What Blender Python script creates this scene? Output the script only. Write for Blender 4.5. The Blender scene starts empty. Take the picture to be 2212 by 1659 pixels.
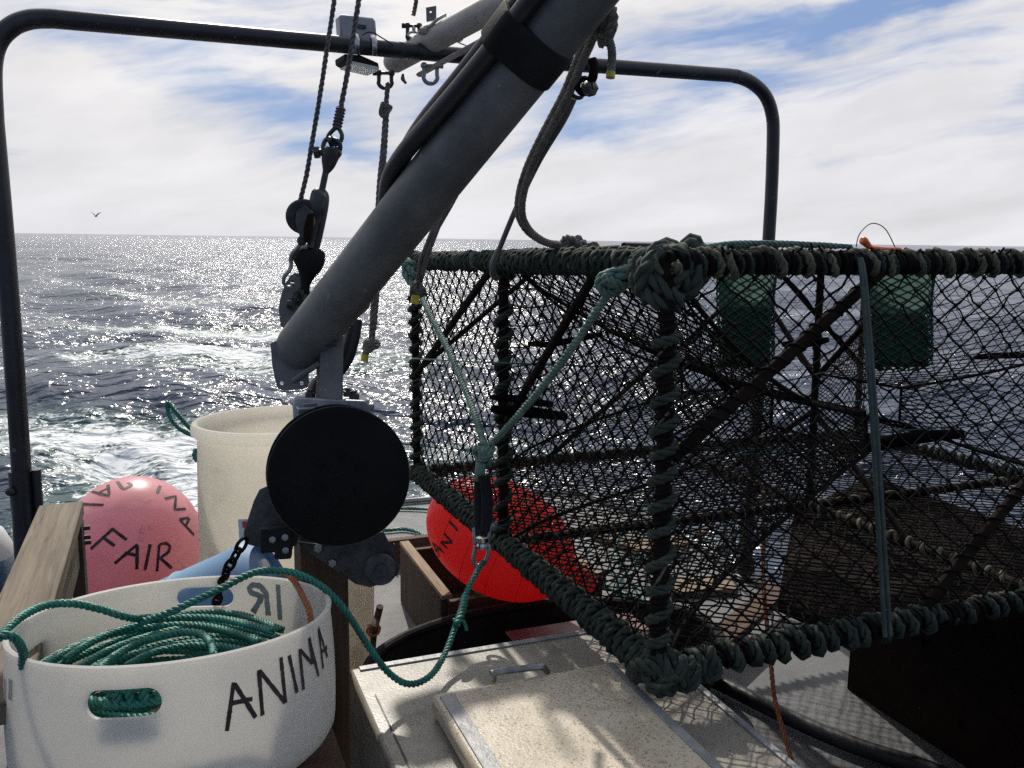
import bpy, bmesh, math, random
import numpy as np
from mathutils import Vector, Matrix, geometry
from mathutils.bvhtree import BVHTree
rnd = random.Random(7)
rng = np.random.default_rng(11)
SC = bpy.context.scene
COL = SC.collection

# ------------------------------------------------------------------ camera
EYE = Vector((0, 0, 1.5))
PITCH, ROLL, FPX = math.radians(9.27), math.radians(0.76), 1912.0
_f = Vector((0, math.cos(PITCH), -math.sin(PITCH)))
_r0, _u0 = Vector((1, 0, 0)), Vector((0, math.sin(PITCH), math.cos(PITCH)))
_r = math.cos(ROLL) * _r0 + math.sin(ROLL) * _u0
_u = -math.sin(ROLL) * _r0 + math.cos(ROLL) * _u0
cd = bpy.data.cameras.new('camera')
cam = bpy.data.objects.new('camera', cd)
COL.objects.link(cam)
M3 = Matrix((_r, _u, -_f)).transposed()
cam.matrix_world = Matrix.Translation(EYE) @ M3.to_4x4()
cd.sensor_width = 36.0
cd.lens = 36.0 * FPX / 2212.0
cd.clip_start, cd.clip_end = 0.05, 60000
SC.camera = cam

# ------------------------------------------------------------------ light
SUN_AZ, SUN_EL = math.radians(-14.0), math.radians(43.0)
sdir = Vector((math.sin(SUN_AZ) * math.cos(SUN_EL), math.cos(SUN_AZ) * math.cos(SUN_EL), math.sin(SUN_EL)))
sl = bpy.data.lights.new('sun', 'SUN')
sl.energy, sl.angle, sl.color = 3.5, math.radians(0.8), (1.0, 0.94, 0.84)
so = bpy.data.objects.new('sun', sl)
COL.objects.link(so)
so.rotation_euler = (-sdir).to_track_quat('-Z', 'Y').to_euler()
SC.view_settings.view_transform = 'Standard'
SC.view_settings.look = 'None'
SC.view_settings.exposure = 0.0
SC.view_settings.gamma = 1.0


class G:
    """small node-graph builder"""
    def __init__(s, tree):
        s.t = tree; tree.nodes.clear()

    def n(s, typ, ins=None, **kw):
        nd = s.t.nodes.new(typ)
        for k, v in kw.items(): setattr(nd, k, v)
        for k, v in (ins or {}).items(): s.put(nd.inputs[k], v)
        return nd

    def put(s, sock, v):
        if isinstance(v, bpy.types.NodeSocket): s.t.links.new(v, sock)
        elif isinstance(v, bpy.types.Node): s.t.links.new(v.outputs[0], sock)
        else:
            if hasattr(sock.default_value, '__len__') and not hasattr(v, '__len__'): v = (v,) * len(sock.default_value)
            if hasattr(sock.default_value, '__len__') and len(sock.default_value) == 4 and len(v) == 3: v = (*v, 1)
            sock.default_value = v

    def m(s, op, a, b=0.0, c=None, clamp=False):
        nd = s.n('ShaderNodeMath', operation=op, use_clamp=clamp)
        s.put(nd.inputs[0], a); s.put(nd.inputs[1], b)
        if c is not None: s.put(nd.inputs[2], c)
        return nd.outputs[0]

    def vm(s, op, a, b=(0, 0, 0)):
        nd = s.n('ShaderNodeVectorMath', operation=op)
        s.put(nd.inputs[0], a); s.put(nd.inputs[1], b)
        return nd.outputs['Value'] if op in ('LENGTH', 'DOT_PRODUCT') else nd.outputs[0]

    def noise(s, vec, scale, detail=4, rough=.55, dist=0.0, out=0):
        nd = s.n('ShaderNodeTexNoise', {'Vector': vec, 'Scale': scale, 'Detail': detail, 'Roughness': rough, 'Distortion': dist})
        return nd.outputs[out]

    def ss(s, v, lo, hi):
        nd = s.n('ShaderNodeMapRange', interpolation_type='SMOOTHSTEP')
        s.put(nd.inputs[0], v); s.put(nd.inputs[1], lo); s.put(nd.inputs[2], hi)
        return nd.outputs[0]

    def mix(s, f, a, b, mode='MIX'):
        nd = s.n('ShaderNodeMix', data_type='RGBA', blend_type=mode)
        s.put(nd.inputs[0], f); s.put(nd.inputs[6], a); s.put(nd.inputs[7], b)
        return nd.outputs[2]

    def xyz(s, x, y, z=0.0):
        nd = s.n('ShaderNodeCombineXYZ')
        s.put(nd.inputs[0], x); s.put(nd.inputs[1], y); s.put(nd.inputs[2], z)
        return nd.outputs[0]


# ------------------------------------------------------------------ sky
world = bpy.data.worlds.new('World')
SC.world = world
world.use_nodes = True
g = G(world.node_tree)
tc = g.n('ShaderNodeTexCoord').outputs['Generated']
sx = g.n('ShaderNodeSeparateXYZ', {0: tc})
az = g.m('ARCTAN2', sx.outputs[0], sx.outputs[1])          # 0 = over the stern, + to starboard
el = g.m('ARCSINE', sx.outputs[2])
sky = g.n('ShaderNodeTexSky', sky_type='NISHITA', sun_disc=False, sun_elevation=SUN_EL, sun_rotation=SUN_AZ,
          air_density=1.0, dust_density=0.6, ozone_density=2.5)
w1 = g.noise(g.xyz(g.m('MULTIPLY', az, 3.0), g.m('MULTIPLY', el, 7.0)), 1.0, 4, .5, 0, 1)
warp = g.vm('SCALE', g.vm('SUBTRACT', w1, (.5, .5, .5)), (0, 0, 0))
warp.node.inputs['Scale'].default_value = .07
ae = g.vm('ADD', g.xyz(az, el), warp)
sae = g.n('ShaderNodeSeparateXYZ', {0: ae})
# streaks drawn out sideways and rising a little to starboard
tilt = g.m('SUBTRACT', sae.outputs[1], g.m('MULTIPLY', az, .16))
n_big = g.noise(g.xyz(g.m('MULTIPLY', sae.outputs[0], 3.0), g.m('MULTIPLY', tilt, 15.0), 3.1), 1.0, 5, .55, .0)
n_fine = g.noise(g.xyz(g.m('MULTIPLY', sae.outputs[0], 9.0), g.m('MULTIPLY', tilt, 55.0), 1.7), 1.0, 4, .55, .0)
n_wisp = g.noise(g.xyz(g.m('MULTIPLY', sae.outputs[0], 24.0), g.m('MULTIPLY', tilt, 120.0), 5.7), 1.0, 3, .55, .0)
dens = g.m('ADD', g.m('MULTIPLY', g.m('SUBTRACT', n_big, .5), .95), .57)
dens = g.m('ADD', dens, g.m('MULTIPLY', g.m('SUBTRACT', n_fine, .5), .85))
dens = g.m('ADD', dens, g.m('MULTIPLY', g.m('SUBTRACT', n_wisp, .5), .34))
wv = g.noise(g.xyz(g.m('MULTIPLY', az, 7.0), g.m('MULTIPLY', el, 16.0), 9.0), 1.0, 5, .6, 0, 1)
wv = g.vm('SCALE', g.vm('SUBTRACT', wv, (.5, .5, .5)), (0, 0, 0)); wv.node.inputs['Scale'].default_value = .085
bl = g.vm('ADD', g.xyz(az, el), wv)
def blob(px, py, sx_, sy_, w, rot=0.0):
    """a gap (w > 0) or a bank (w < 0) in the cloud, centre and size given as angles off the stern"""
    global dens
    a0 = math.atan((px - 1106) / 1912); e0 = (517.5 + .0133 * (px - 1106) - py) / 1960
    d = g.vm('SUBTRACT', bl, (a0, e0, 0))
    s2 = g.n('ShaderNodeSeparateXYZ', {0: d})
    c, s_ = math.cos(rot), math.sin(rot)
    X = g.m('ADD', g.m('MULTIPLY', s2.outputs[0], c / (sx_ / 1912)), g.m('MULTIPLY', s2.outputs[1], s_ / (sx_ / 1912)))
    Y = g.m('SUBTRACT', g.m('MULTIPLY', s2.outputs[1], c / (sy_ / 1912)), g.m('MULTIPLY', s2.outputs[0], s_ / (sy_ / 1912)))
    q = g.m('ADD', g.m('MULTIPLY', X, X), g.m('MULTIPLY', Y, Y))
    dens = g.m('SUBTRACT', dens, g.m('MULTIPLY', g.m('EXPONENT', g.m('MULTIPLY', q, -1.0)), w))
for b in [(1780, 88, 310, 42, .76, .16), (1560, 205, 140, 26, .42, .1), (1250, 245, 110, 50, .36, .1), (740, 345, 140, 32, .45, -.15),
          (620, 245, 190, 40, .36, -.2), (500, 30, 330, 40, .42, -.05), (1000, 200, 130, 36, .4, .2), (1800, 350, 90, 16, .22, 0),
          (2190, 235, 90, 40, .30, .1), (90, 285, 90, 22, .20, 0), (200, 130, 140, 40, .18, -.1), (1080, 330, 120, 25, .2, .3),
          (820, 10, 240, 50, -.40, 0), (230, 330, 300, 110, -.45, -.5), (1350, 420, 420, 70, -.40, 0), (1950, 240, 300, 60, -.35, .2),
          (2000, 430, 500, 60, -.30, 0), (1900, 5, 400, 28, -.5, .05), (1150, 60, 160, 60, -.2, 0), (950, 290, 160, 30, -.25, .2), (560, 480, 600, 50, -.3, 0)]:
    blob(*b)
low = g.ss(el, .075, .0)                                     # the bank of sea fog along the horizon
dens = g.m('ADD', dens, g.m('MULTIPLY', low, .55))
back = g.ss(sx.outputs[1], .15, -.55)                        # clearer sky over the bow, behind the viewer
dens = g.m('SUBTRACT', dens, g.m('MULTIPLY', back, .30))
cover = g.ss(dens, -.05, .74)
n_lum = g.noise(g.xyz(g.m('MULTIPLY', az, 4.0), g.m('MULTIPLY', tilt, 16.0), 8.0), 1.0, 5, .55, .0)
lum = g.m('ADD', g.m('MULTIPLY', g.m('SUBTRACT', n_lum, .5), .50), .80)
sundot = g.vm('DOT_PRODUCT', tc, tuple(sdir))
lum = g.m('ADD', lum, g.m('MULTIPLY', g.ss(sundot, .80, 1.0), .55))
lum = g.m('ADD', lum, g.m('MULTIPLY', low, .02))
lum = g.m('MULTIPLY', lum, g.m('SUBTRACT', 1.0, g.m('MULTIPLY', back, .58)))
warm = g.ss(sundot, .72, .98)
ccol = g.mix(warm, (.985, .975, 1.01), (1.03, .99, .93))
ccol = g.mix(1.0, ccol, g.xyz(g.m('MULTIPLY', lum, 10.0), g.m('MULTIPLY', lum, 10.0), g.m('MULTIPLY', lum, 10.0)), 'MULTIPLY')
skyc = g.mix(1.0, sky.outputs[0], (.70, .86, 1.22), 'MULTIPLY')
skyc = g.mix(.8, skyc, (2.5, 3.5, 5.6))
col = g.mix(cover, skyc, ccol)
bg = g.n('ShaderNodeBackground', {'Color': col, 'Strength': 0.1})
g.n('ShaderNodeOutputWorld', {0: bg.outputs[0]})


# ------------------------------------------------------------------ places
def ray(px, py): return _f + _r * ((px - 1106) / FPX) - _u * ((py - 829.5) / FPX)
def at(px, py, d): return EYE + ray(px, py) * d
def atz(px, py, z):
    q = ray(px, py); return EYE + q * ((z - EYE.z) / q.z)
def onpl(px, py, p0, n):
    q = ray(px, py); return EYE + q * ((Vector(p0) - EYE).dot(n) / q.dot(n))
BA = math.radians(21.5)                                     # the boat lies askew of the view
U = Vector((math.cos(BA), math.sin(BA), 0))                  # to starboard
V = Vector((-math.sin(BA), math.cos(BA), 0))                 # to the stern
Z = Vector((0, 0, 1))
def uv(u, v, z=0.0): return U * u + V * v + Z * z


# ------------------------------------------------------------------ mesh helpers
def cr(pts, n=8, closed=False):
    """Catmull-Rom through the points"""
    P = [Vector(p) for p in pts]; N = len(P); out = []
    for i in range(N if closed else N - 1):
        if closed: a, b, c, d = P[i - 1], P[i], P[(i + 1) % N], P[(i + 2) % N]
        else: a, b, c, d = P[max(i - 1, 0)], P[i], P[i + 1], P[min(i + 2, N - 1)]
        for k in range(n):
            t = k / n
            out.append(.5 * ((2 * b) + (c - a) * t + (2 * a - 5 * b + 4 * c - d) * t * t + (3 * b - a - 3 * c + d) * t ** 3))
    if not closed: out.append(P[-1].copy())
    return out

def resample(pts, step):
    A = np.array([tuple(p) for p in pts]); L = np.r_[0, np.cumsum(np.linalg.norm(np.diff(A, axis=0), axis=1))]
    n = max(2, int(L[-1] / step) + 1); s = np.linspace(0, L[-1], n)
    return [Vector((np.interp(x, L, A[:, 0]), np.interp(x, L, A[:, 1]), np.interp(x, L, A[:, 2]))) for x in s]

def frames(pts, closed=False):
    n = len(pts); T = []
    for i in range(n):
        if closed: t = pts[(i + 1) % n] - pts[i - 1]
        else: t = pts[min(i + 1, n - 1)] - pts[max(i - 1, 0)]
        T.append(t.normalized() if t.length > 1e-9 else (T[-1] if T else Vector((0, 0, 1))))
    a = T[0].cross(Vector((0, 0, 1)))
    if a.length < .1: a = T[0].cross(Vector((1, 0, 0)))
    a.normalize(); out = []
    for i in range(n):
        a = a - T[i] * a.dot(T[i])
        a.normalize()
        out.append((T[i], a.copy(), T[i].cross(a)))
    return out


class MB:
    def __init__(s): s.v = []; s.f = []
    def add(s, vs, fs):
        o = len(s.v); s.v.extend(vs); s.f.extend([tuple(i + o for i in f) for f in fs]); return s

    def tube(s, pts, r, n=8, closed=False, cap=True, flat=1.0):
        pts = [Vector(p) for p in pts]; N = len(pts); F = frames(pts, closed); vs = []; fs = []
        cs = [(math.cos(2 * math.pi * k / n), math.sin(2 * math.pi * k / n)) for k in range(n)]
        for i, (p, (t, a, b)) in enumerate(zip(pts, F)):
            R = r[i] if hasattr(r, '__len__') else r
            for c, q in cs: vs.append(p + a * (R * c) + b * (R * q * flat))
        for i in range(N if closed else N - 1):
            j = (i + 1) % N
            for k in range(n):
                l = (k + 1) % n; fs.append((i * n + k, i * n + l, j * n + l, j * n + k))
        if not closed and cap:
            fs.append(tuple(reversed(range(n)))); fs.append(tuple(range((N - 1) * n, N * n)))
        return s.add(vs, fs)

    def rope(s, pts, r, pitch=None, strands=3, n=5, step=None, closed=False):
        """laid rope: strands twisted round the path"""
        pitch = pitch or r * 6.5; step = step or pitch / 7
        P = resample(list(pts) + ([pts[0]] if closed else []), step); F = frames(P)
        L = 0.0; ang = []
        for i, p in enumerate(P):
            if i: L += (p - P[i - 1]).length
            ang.append(2 * math.pi * L / pitch)
        for k in range(strands):
            q = []
            for p, (t, a, b), w in zip(P, F, ang):
                w2 = w + 2 * math.pi * k / strands
                q.append(p + a * (math.cos(w2) * r * .52) + b * (math.sin(w2) * r * .52))
            s.tube(q, r * .50, n)
        return s

    def wrap(s, p0, p1, R, r, pitch, jit=.25, start=0.0, n=6, laid=False, ph=0.0):
        """a rope wound round a bar from p0 to p1"""
        p0, p1 = Vector(p0), Vector(p1); d = p1 - p0; L = d.length; d.normalize()
        a = d.cross(Vector((0, 0, 1)))
        if a.length < .1: a = d.cross(Vector((1, 0, 0)))
        a.normalize(); b = d.cross(a); turns = max(1, int(L / pitch)); pts = []; rr = []
        K = 12; off = [rnd.uniform(-jit, jit) for _ in range(turns + 2)]; rs = [rnd.uniform(.82, 1.18) for _ in range(turns + 2)]
        for i in range(turns * K + 1):
            t = i / K; k = int(t); f = t - k
            o = off[k] * (1 - f) + off[k + 1] * f; q = rs[k] * (1 - f) + rs[k + 1] * f
            w = 2 * math.pi * t + ph; x = min(max((t + o) * pitch, 0), L); R2 = R + (q - 1) * r * 1.4
            pts.append(p0 + d * x + (a * math.cos(w) + b * math.sin(w)) * R2); rr.append(r * q)
        if laid: s.rope(pts, r, r * 5, 3, 4, r * 1.0)
        else: s.tube(pts, rr, n)
        return s

    def box(s, c, ax, ay, az_):
        c = Vector(c); vs = [c + ax * i + ay * j + az_ * k for k in (-1, 1) for j in (-1, 1) for i in (-1, 1)]
        fs = [(0, 2, 3, 1), (4, 5, 7, 6), (0, 1, 5, 4), (2, 6, 7, 3), (0, 4, 6, 2), (1, 3, 7, 5)]
        if ax.cross(ay).dot(az_) < 0: fs = [tuple(reversed(f)) for f in fs]
        return s.add(vs, fs)

    def lathe(s, prof, o, axis=Z, n=32, closed=False, ref=None):
        o = Vector(o); axis = Vector(axis).normalized(); a = Vector(ref) if ref else axis.cross(Vector((0, 1, .2)))
        a = (a - axis * a.dot(axis)).normalized(); b = axis.cross(a); vs = []; fs = []; N = len(prof)
        for (r, h) in prof:
            for k in range(n):
                w = 2 * math.pi * k / n; vs.append(o + axis * h + (a * math.cos(w) + b * math.sin(w)) * r)
        for i in range(N if closed else N - 1):
            j = (i + 1) % N
            for k in range(n):
                l = (k + 1) % n; fs.append((i * n + k, i * n + l, j * n + l, j * n + k))
        if not closed:
            if prof[0][0] > 1e-6: fs.append(tuple(reversed(range(n))))
            if prof[-1][0] > 1e-6: fs.append(tuple(range((N - 1) * n, N * n)))
        return s.add(vs, fs)

    def prism(s, poly, off, holes=()):
        """flat outline (with holes) pushed through a thickness"""
        loops = [[Vector(p) for p in poly]] + [[Vector(p) for p in h] for h in holes]
        off = Vector(off); flat = [p for l in loops for p in l]; n = len(flat)
        tri = geometry.tessellate_polygon(loops)
        vs = flat + [p + off for p in flat]; fs = []
        for t in tri:
            fs.append(tuple(t)); fs.append(tuple(i + n for i in reversed(t)))
        o = 0
        for l in loops:
            m = len(l)
            for i in range(m):
                j = (i + 1) % m; fs.append((o + i, o + j, o + j + n, o + i + n))
            o += m
        return s.add(vs, fs)

    def ball(s, c, rx, ry=None, rz=None, ax=None, n=12, jit=0.0):
        ry = ry or rx; rz = rz or rx; A = ax or (Vector((1, 0, 0)), Vector((0, 1, 0)), Z); c = Vector(c); m = n // 2; vs = []; fs = []
        vs.append(c - A[2] * rz)
        for i in range(1, m):
            th = -math.pi / 2 + math.pi * i / m
            for k in range(n):
                w = 2 * math.pi * k / n; q = 1 + rnd.uniform(-jit, jit)
                vs.append(c + (A[0] * (rx * math.cos(th) * math.cos(w)) + A[1] * (ry * math.cos(th) * math.sin(w)) + A[2] * (rz * math.sin(th))) * q)
        vs.append(c + A[2] * rz); T = len(vs) - 1
        for k in range(n):
            l = (k + 1) % n; fs.append((0, 1 + l, 1 + k)); fs.append((T, 1 + (m - 2) * n + k, 1 + (m - 2) * n + l))
        for i in range(m - 2):
            for k in range(n):
                l = (k + 1) % n; fs.append((1 + i * n + k, 1 + i * n + l, 1 + (i + 1) * n + l, 1 + (i + 1) * n + k))
        return s.add(vs, fs)

    def ring(s, c, axis, R, r, n=20, m=7, ry=None, along=None):
        axis = Vector(axis).normalized(); a = Vector(along) if along else axis.cross(Vector((.3, .2, 1)))
        a = (a - axis * a.dot(axis)).normalized(); b = axis.cross(a)
        return s.tube([Vector(c) + a * (R * math.cos(2 * math.pi * k / n)) + b * ((ry or R) * math.sin(2 * math.pi * k / n)) for k in range(n)], r, m, closed=True)

    def ribbon(s, pts, nrm, w, lift=.0015):
        """a painted stroke lying on a surface"""
        N = len(pts); vs = []; fs = []
        for i in range(N):
            t = (pts[min(i + 1, N - 1)] - pts[max(i - 1, 0)]); t.normalize(); sd = t.cross(nrm[i]).normalized()
            ww = w * rnd.uniform(.85, 1.15)
            for k in (-1, 1): vs.append(pts[i] + nrm[i] * lift + sd * (ww * k))
        for i in range(N - 1): fs.append((2 * i, 2 * i + 1, 2 * i + 3, 2 * i + 2))
        return s.add(vs, fs)

    def build(s, name, mat, parent=None, smooth=35, bevel=0.0, solid=0.0, sub=0, loc=None):
        A = np.array([tuple(p) for p in s.v], dtype=np.float64)
        if loc is None: loc = Vector(((A[:, 0].min() + A[:, 0].max()) / 2, (A[:, 1].min() + A[:, 1].max()) / 2, A[:, 2].min()))
        loc = Vector(loc); A -= np.array(tuple(loc))
        me = bpy.data.meshes.new(name); me.from_pydata(A.tolist(), [], s.f); me.update()
        me.validate()
        bm = bmesh.new(); bm.from_mesh(me); bmesh.ops.recalc_face_normals(bm, faces=bm.faces); bm.to_mesh(me); bm.free()
        me.materials.append(mat); me.shade_smooth()
        if smooth < 180: me.set_sharp_from_angle(angle=math.radians(smooth))
        o = bpy.data.objects.new(name, me); COL.objects.link(o)
        if bevel:
            q = o.modifiers.new('bevel', 'BEVEL'); q.width = bevel; q.segments = 2; q.limit_method = 'ANGLE'; q.angle_limit = math.radians(40)
        if solid:
            q = o.modifiers.new('solid', 'SOLIDIFY'); q.thickness = solid; q.offset = 0
        w = Vector((0, 0, 0))
        if parent is not None:
            o.parent = parent; k = parent
            while k is not None: w += k.location; k = k.parent
        o.location = loc - w
        return o


def tag(o, label=None, cat=None, group=None, kind=None):
    if label: o['label'] = label
    if cat: o['category'] = cat
    if group: o['group'] = group
    if kind: o['kind'] = kind
    return o

def thing(name, label, cat, loc, group=None):
    o = bpy.data.objects.new(name, None); COL.objects.link(o); o.location = Vector(loc); o.empty_display_size = .1
    return tag(o, label, cat, group)


# ------------------------------------------------------------------ materials
def pm(name, c1, c2, scale=8.0, rough=.5, metal=0.0, bump=0.0, bscale=60.0, lo=.35, hi=.65, spots=None, stretch=None, trans=0.0, tcol=None, spec=.5, rvar=.12, coat=0.0):
    """principled material of two mottled tones, an optional third tone in spots, and a bump"""
    m = bpy.data.materials.new(name); m.use_nodes = True; q = G(m.node_tree)
    co = q.n('ShaderNodeTexCoord').outputs['Object']
    if stretch: co = q.n('ShaderNodeMapping', {'Vector': co, 'Scale': stretch[0], 'Rotation': (0, 0, stretch[1])}, vector_type='TEXTURE').outputs[0]
    nz = q.noise(co, scale, 6, .6)
    c = q.mix(q.ss(nz, lo, hi), c1, c2)
    for (sc, a, b, sc_col, am) in (spots or []):
        c = q.mix(q.m('MULTIPLY', q.ss(q.noise(q.vm('ADD', co, (3.3 * sc % 7, 1.7, .4)), sc, 5, .62), a, b), am), c, sc_col)
    rg = q.m('ADD', q.m('MULTIPLY', q.m('SUBTRACT', q.noise(co, scale * 2.3, 4), .5), rvar * 2), rough, clamp=True)
    b = q.n('ShaderNodeBsdfPrincipled', {'Base Color': c, 'Roughness': rg, 'Metallic': metal, 'Specular IOR Level': spec, 'Coat Weight': coat})
    if bump:
        bp = q.n('ShaderNodeBump', {'Height': q.noise(co, bscale, 5, .6), 'Strength': bump, 'Distance': .004})
        q.put(b.inputs['Normal'], bp.outputs[0])
    out = b.outputs[0]
    if trans:
        t = q.n('ShaderNodeBsdfTranslucent', {'Color': q.mix(1.0, c, tcol or (1, 1, 1), 'MULTIPLY')})
        out = q.n('ShaderNodeMixShader', {0: trans, 1: out, 2: t.outputs[0]}).outputs[0]
    q.n('ShaderNodeOutputMaterial', {0: out})
    return m

def wood(name, c1, c2, axis, rough=.75, dark=(.05, .035, .022), scale=1.0):
    m = bpy.data.materials.new(name); m.use_nodes = True; q = G(m.node_tree)
    co = q.n('ShaderNodeTexCoord').outputs['Object']
    co = q.n('ShaderNodeMapping', {'Vector': co, 'Rotation': (0, 0, BA)}, vector_type='TEXTURE').outputs[0]
    sc = {'u': (2.2, 45, 45), 'v': (45, 2.2, 45), 'z': (45, 45, 2.2)}[axis]
    cs = q.vm('MULTIPLY', co, tuple(k * scale for k in sc))
    gr = q.noise(cs, 1.0, 6, .65, .6); fine = q.noise(q.vm('MULTIPLY', cs, (3, 3, 3)), 1.0, 4, .6)
    c = q.mix(q.ss(gr, .3, .7), c1, c2)
    c = q.mix(q.m('MULTIPLY', q.ss(fine, .56, .7), .7), c, dark)
    c = q.mix(q.m('MULTIPLY', q.ss(q.noise(co, 5.0, 5), .55, .75), .45), c, dark)
    bp = q.n('ShaderNodeBump', {'Height': q.m('ADD', gr, q.m('MULTIPLY', fine, .5)), 'Strength': .6, 'Distance': .004})
    b = q.n('ShaderNodeBsdfPrincipled', {'Base Color': c, 'Roughness': rough, 'Specular IOR Level': .3, 'Normal': bp.outputs[0]})
    q.n('ShaderNodeOutputMaterial', {0: b.outputs[0]})
    return m

M = {}
M['black_pole'] = pm('black painted pipe', (.012, .012, .015), (.022, .022, .027), 10, .38, 0, .15, 90, spots=[(26, .655, .69, (.17, .17, .19), .7), (9, .72, .8, (.06, .04, .03), .5)])
M['galv'] = pm('weathered aluminium', (.10, .105, .105), (.17, .172, .17), 7, .58, .25, .25, 40, spots=[(3.2, .52, .66, (.042, .040, .037), .8), (11, .60, .68, (.24, .235, .22), .5), (38, .66, .72, (.34, .33, .31), .6), (16, .6, .75, (.09, .09, .095), .6), (9, .66, .74, (.42, .42, .41), .5), (5, .66, .8, (.16, .11, .07), .3)])
M['white_pipe'] = pm('stained pale pipe', (.36, .34, .30), (.46, .44, .41), 6, .55, .1, .15, 50, spots=[(8, .52, .72, (.16, .13, .10), .8), (30, .62, .7, (.10, .09, .08), .6)])
M['steel'] = pm('dull galvanised steel', (.20, .21, .22), (.32, .33, .34), 25, .42, .8, .1, 90, spots=[(30, .6, .75, (.08, .065, .05), .7)])
M['dark_steel'] = pm('dark weathered steel', (.035, .037, .04), (.075, .078, .082), 20, .5, .6, .2, 80, spots=[(18, .6, .75, (.06, .035, .02), .6)])
M['bright_steel'] = pm('polished steel', (.45, .45, .44), (.6, .6, .6), 30, .22, 1.0)
M['rubber'] = pm('black rubber', (.008, .008, .009), (.016, .016, .016), 12, .75, 0, .2, 120, spec=.25)
M['strap'] = pm('soaked black rubber', (.004, .004, .005), (.009, .009, .009), 12, .9, spec=0.0)
M['liner'] = pm('milky jar plastic', (.13, .20, .17), (.19, .27, .235), 8, .5, trans=.5)
M['lash'] = pm('dark teal lashing', (.030, .052, .048), (.055, .085, .078), 26, .8, 0, .5, 240)
M['hose'] = pm('black hose', (.012, .012, .014), (.022, .022, .026), 14, .42, 0, .1, 200)
M['sheave'] = pm('black worn plate', (.004, .004, .0045), (.008, .0075, .007), 6, .75, 0, .2, 60, spots=[(24, .70, .76, (.04, .03, .022), .5)], spec=.15)
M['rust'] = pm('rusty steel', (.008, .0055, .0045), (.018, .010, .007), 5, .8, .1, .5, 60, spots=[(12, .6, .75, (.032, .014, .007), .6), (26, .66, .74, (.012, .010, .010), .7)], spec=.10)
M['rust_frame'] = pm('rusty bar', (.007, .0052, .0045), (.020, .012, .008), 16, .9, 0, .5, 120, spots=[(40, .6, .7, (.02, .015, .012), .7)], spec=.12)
M['wrap'] = pm('old green black rope', (.012, .020, .015), (.032, .046, .035), 26, .85, 0, .4, 260, spots=[(60, .6, .7, (.11, .12, .08), .55), (9, .6, .72, (.02, .06, .05), .6)])
M['wrap_light'] = pm('sunlit olive rope', (.060, .066, .042), (.135, .135, .085), 24, .85, 0, .4, 260, spots=[(50, .6, .7, (.03, .035, .025), .7)])  # olive tone raised for the sunlight on the tops of the turns
M['knot'] = pm('thick teal grey rope', (.022, .036, .029), (.046, .062, .048), 18, .85, 0, .4, 240, spots=[(30, .58, .7, (.07, .055, .045), .7)])
M['teal'] = pm('faded teal rope', (.095, .175, .145), (.18, .27, .225), 30, .75, 0, .25, 240, spots=[(50, .6, .7, (.08, .13, .11), .6)])
M['green'] = pm('green polypropylene rope', (.004, .115, .085), (.010, .20, .150), 26, .38, 0, .5, 300, spots=[(70, .62, .7, (.005, .045, .05), .8), (44, .7, .76, (.14, .40, .33), .5)], spec=.6)
M['greyrope'] = pm('grey braided rope', (.13, .12, .105), (.21, .20, .18), 40, .85, 0, .9, 420, spots=[(60, .55, .68, (.06, .055, .05), .6)])
M['wire'] = pm('grey wire rope', (.06, .06, .062), (.11, .11, .112), 60, .5, .6, .4, 400)
M['twine'] = pm('black net twine', (.006, .0055, .006), (.013, .011, .010), 30, .9, spec=.1, spots=[(34, .68, .76, (.10, .07, .022), .6), (26, .70, .76, (.02, .03, .10), .6)])
M['greenline'] = pm('thin green lacing', (.01, .06, .055), (.02, .11, .10), 30, .6)
M['bagnet'] = pm('green bag netting', (.003, .075, .040), (.006, .12, .068), 40, .55, trans=.35)
M['bait'] = pm('dark bait', (.012, .014, .010), (.035, .04, .028), 30, .7, 0, .8, 80)
M['yellow'] = pm('yellow tape', (.45, .38, .02), (.55, .46, .04), 40, .45)
M['orange'] = pm('orange rope', (.36, .11, .045), (.48, .17, .075), 40, .7, 0, .6, 260, spots=[(50, .6, .7, (.20, .07, .05), .6)])
M['orange_tag'] = pm('orange plastic', (.65, .10, .02), (.72, .14, .03), 30, .45)
M['basket'] = pm('white plastic', (.78, .775, .765), (.83, .825, .81), 5, .40, 0, .04, 60, spots=[(7, .60, .75, (.60, .585, .55), .5), (45, .72, .76, (.30, .28, .25), .5)], trans=.58, tcol=(1.0, .98, .93))
M['drum'] = pm('cream plastic', (.80, .785, .74), (.84, .825, .785), 4, .42, 0, .05, 40, spots=[(5, .58, .72, (.60, .55, .46), .5), (30, .72, .77, (.25, .18, .12), .6)], trans=.70, tcol=(1.0, .99, .95))
M['blue_drum'] = pm('blue plastic', (.17, .33, .52), (.21, .37, .56), 5, .5, 0, .05, 60, spots=[(9, .62, .75, (.18, .28, .42), .4)], trans=.15)
M['pink'] = pm('faded pink vinyl', (.86, .40, .44), (.89, .48, .51), 4, .36, 0, .06, 50, spots=[(5, .52, .68, (.56, .30, .28), .45), (13, .60, .72, (.24, .12, .10), .4), (40, .70, .75, (.10, .06, .05), .5), (3.3, .55, .7, (.90, .58, .60), .5)], trans=.40)
M['red'] = pm('red vinyl', (.90, .085, .085), (.93, .105, .10), 5, .34, 0, .04, 50, spots=[(6, .56, .72, (.80, .14, .12), .5), (28, .70, .76, (.45, .05, .045), .5)], trans=.60)
M['bluewhite'] = pm('scuffed blue vinyl', (.04, .10, .22), (.10, .18, .30), 7, .45, spots=[(8, .5, .6, (.42, .46, .5), .7)])
M['white_vinyl'] = pm('white vinyl', (.6, .6, .6), (.7, .7, .7), 6, .45)
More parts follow.
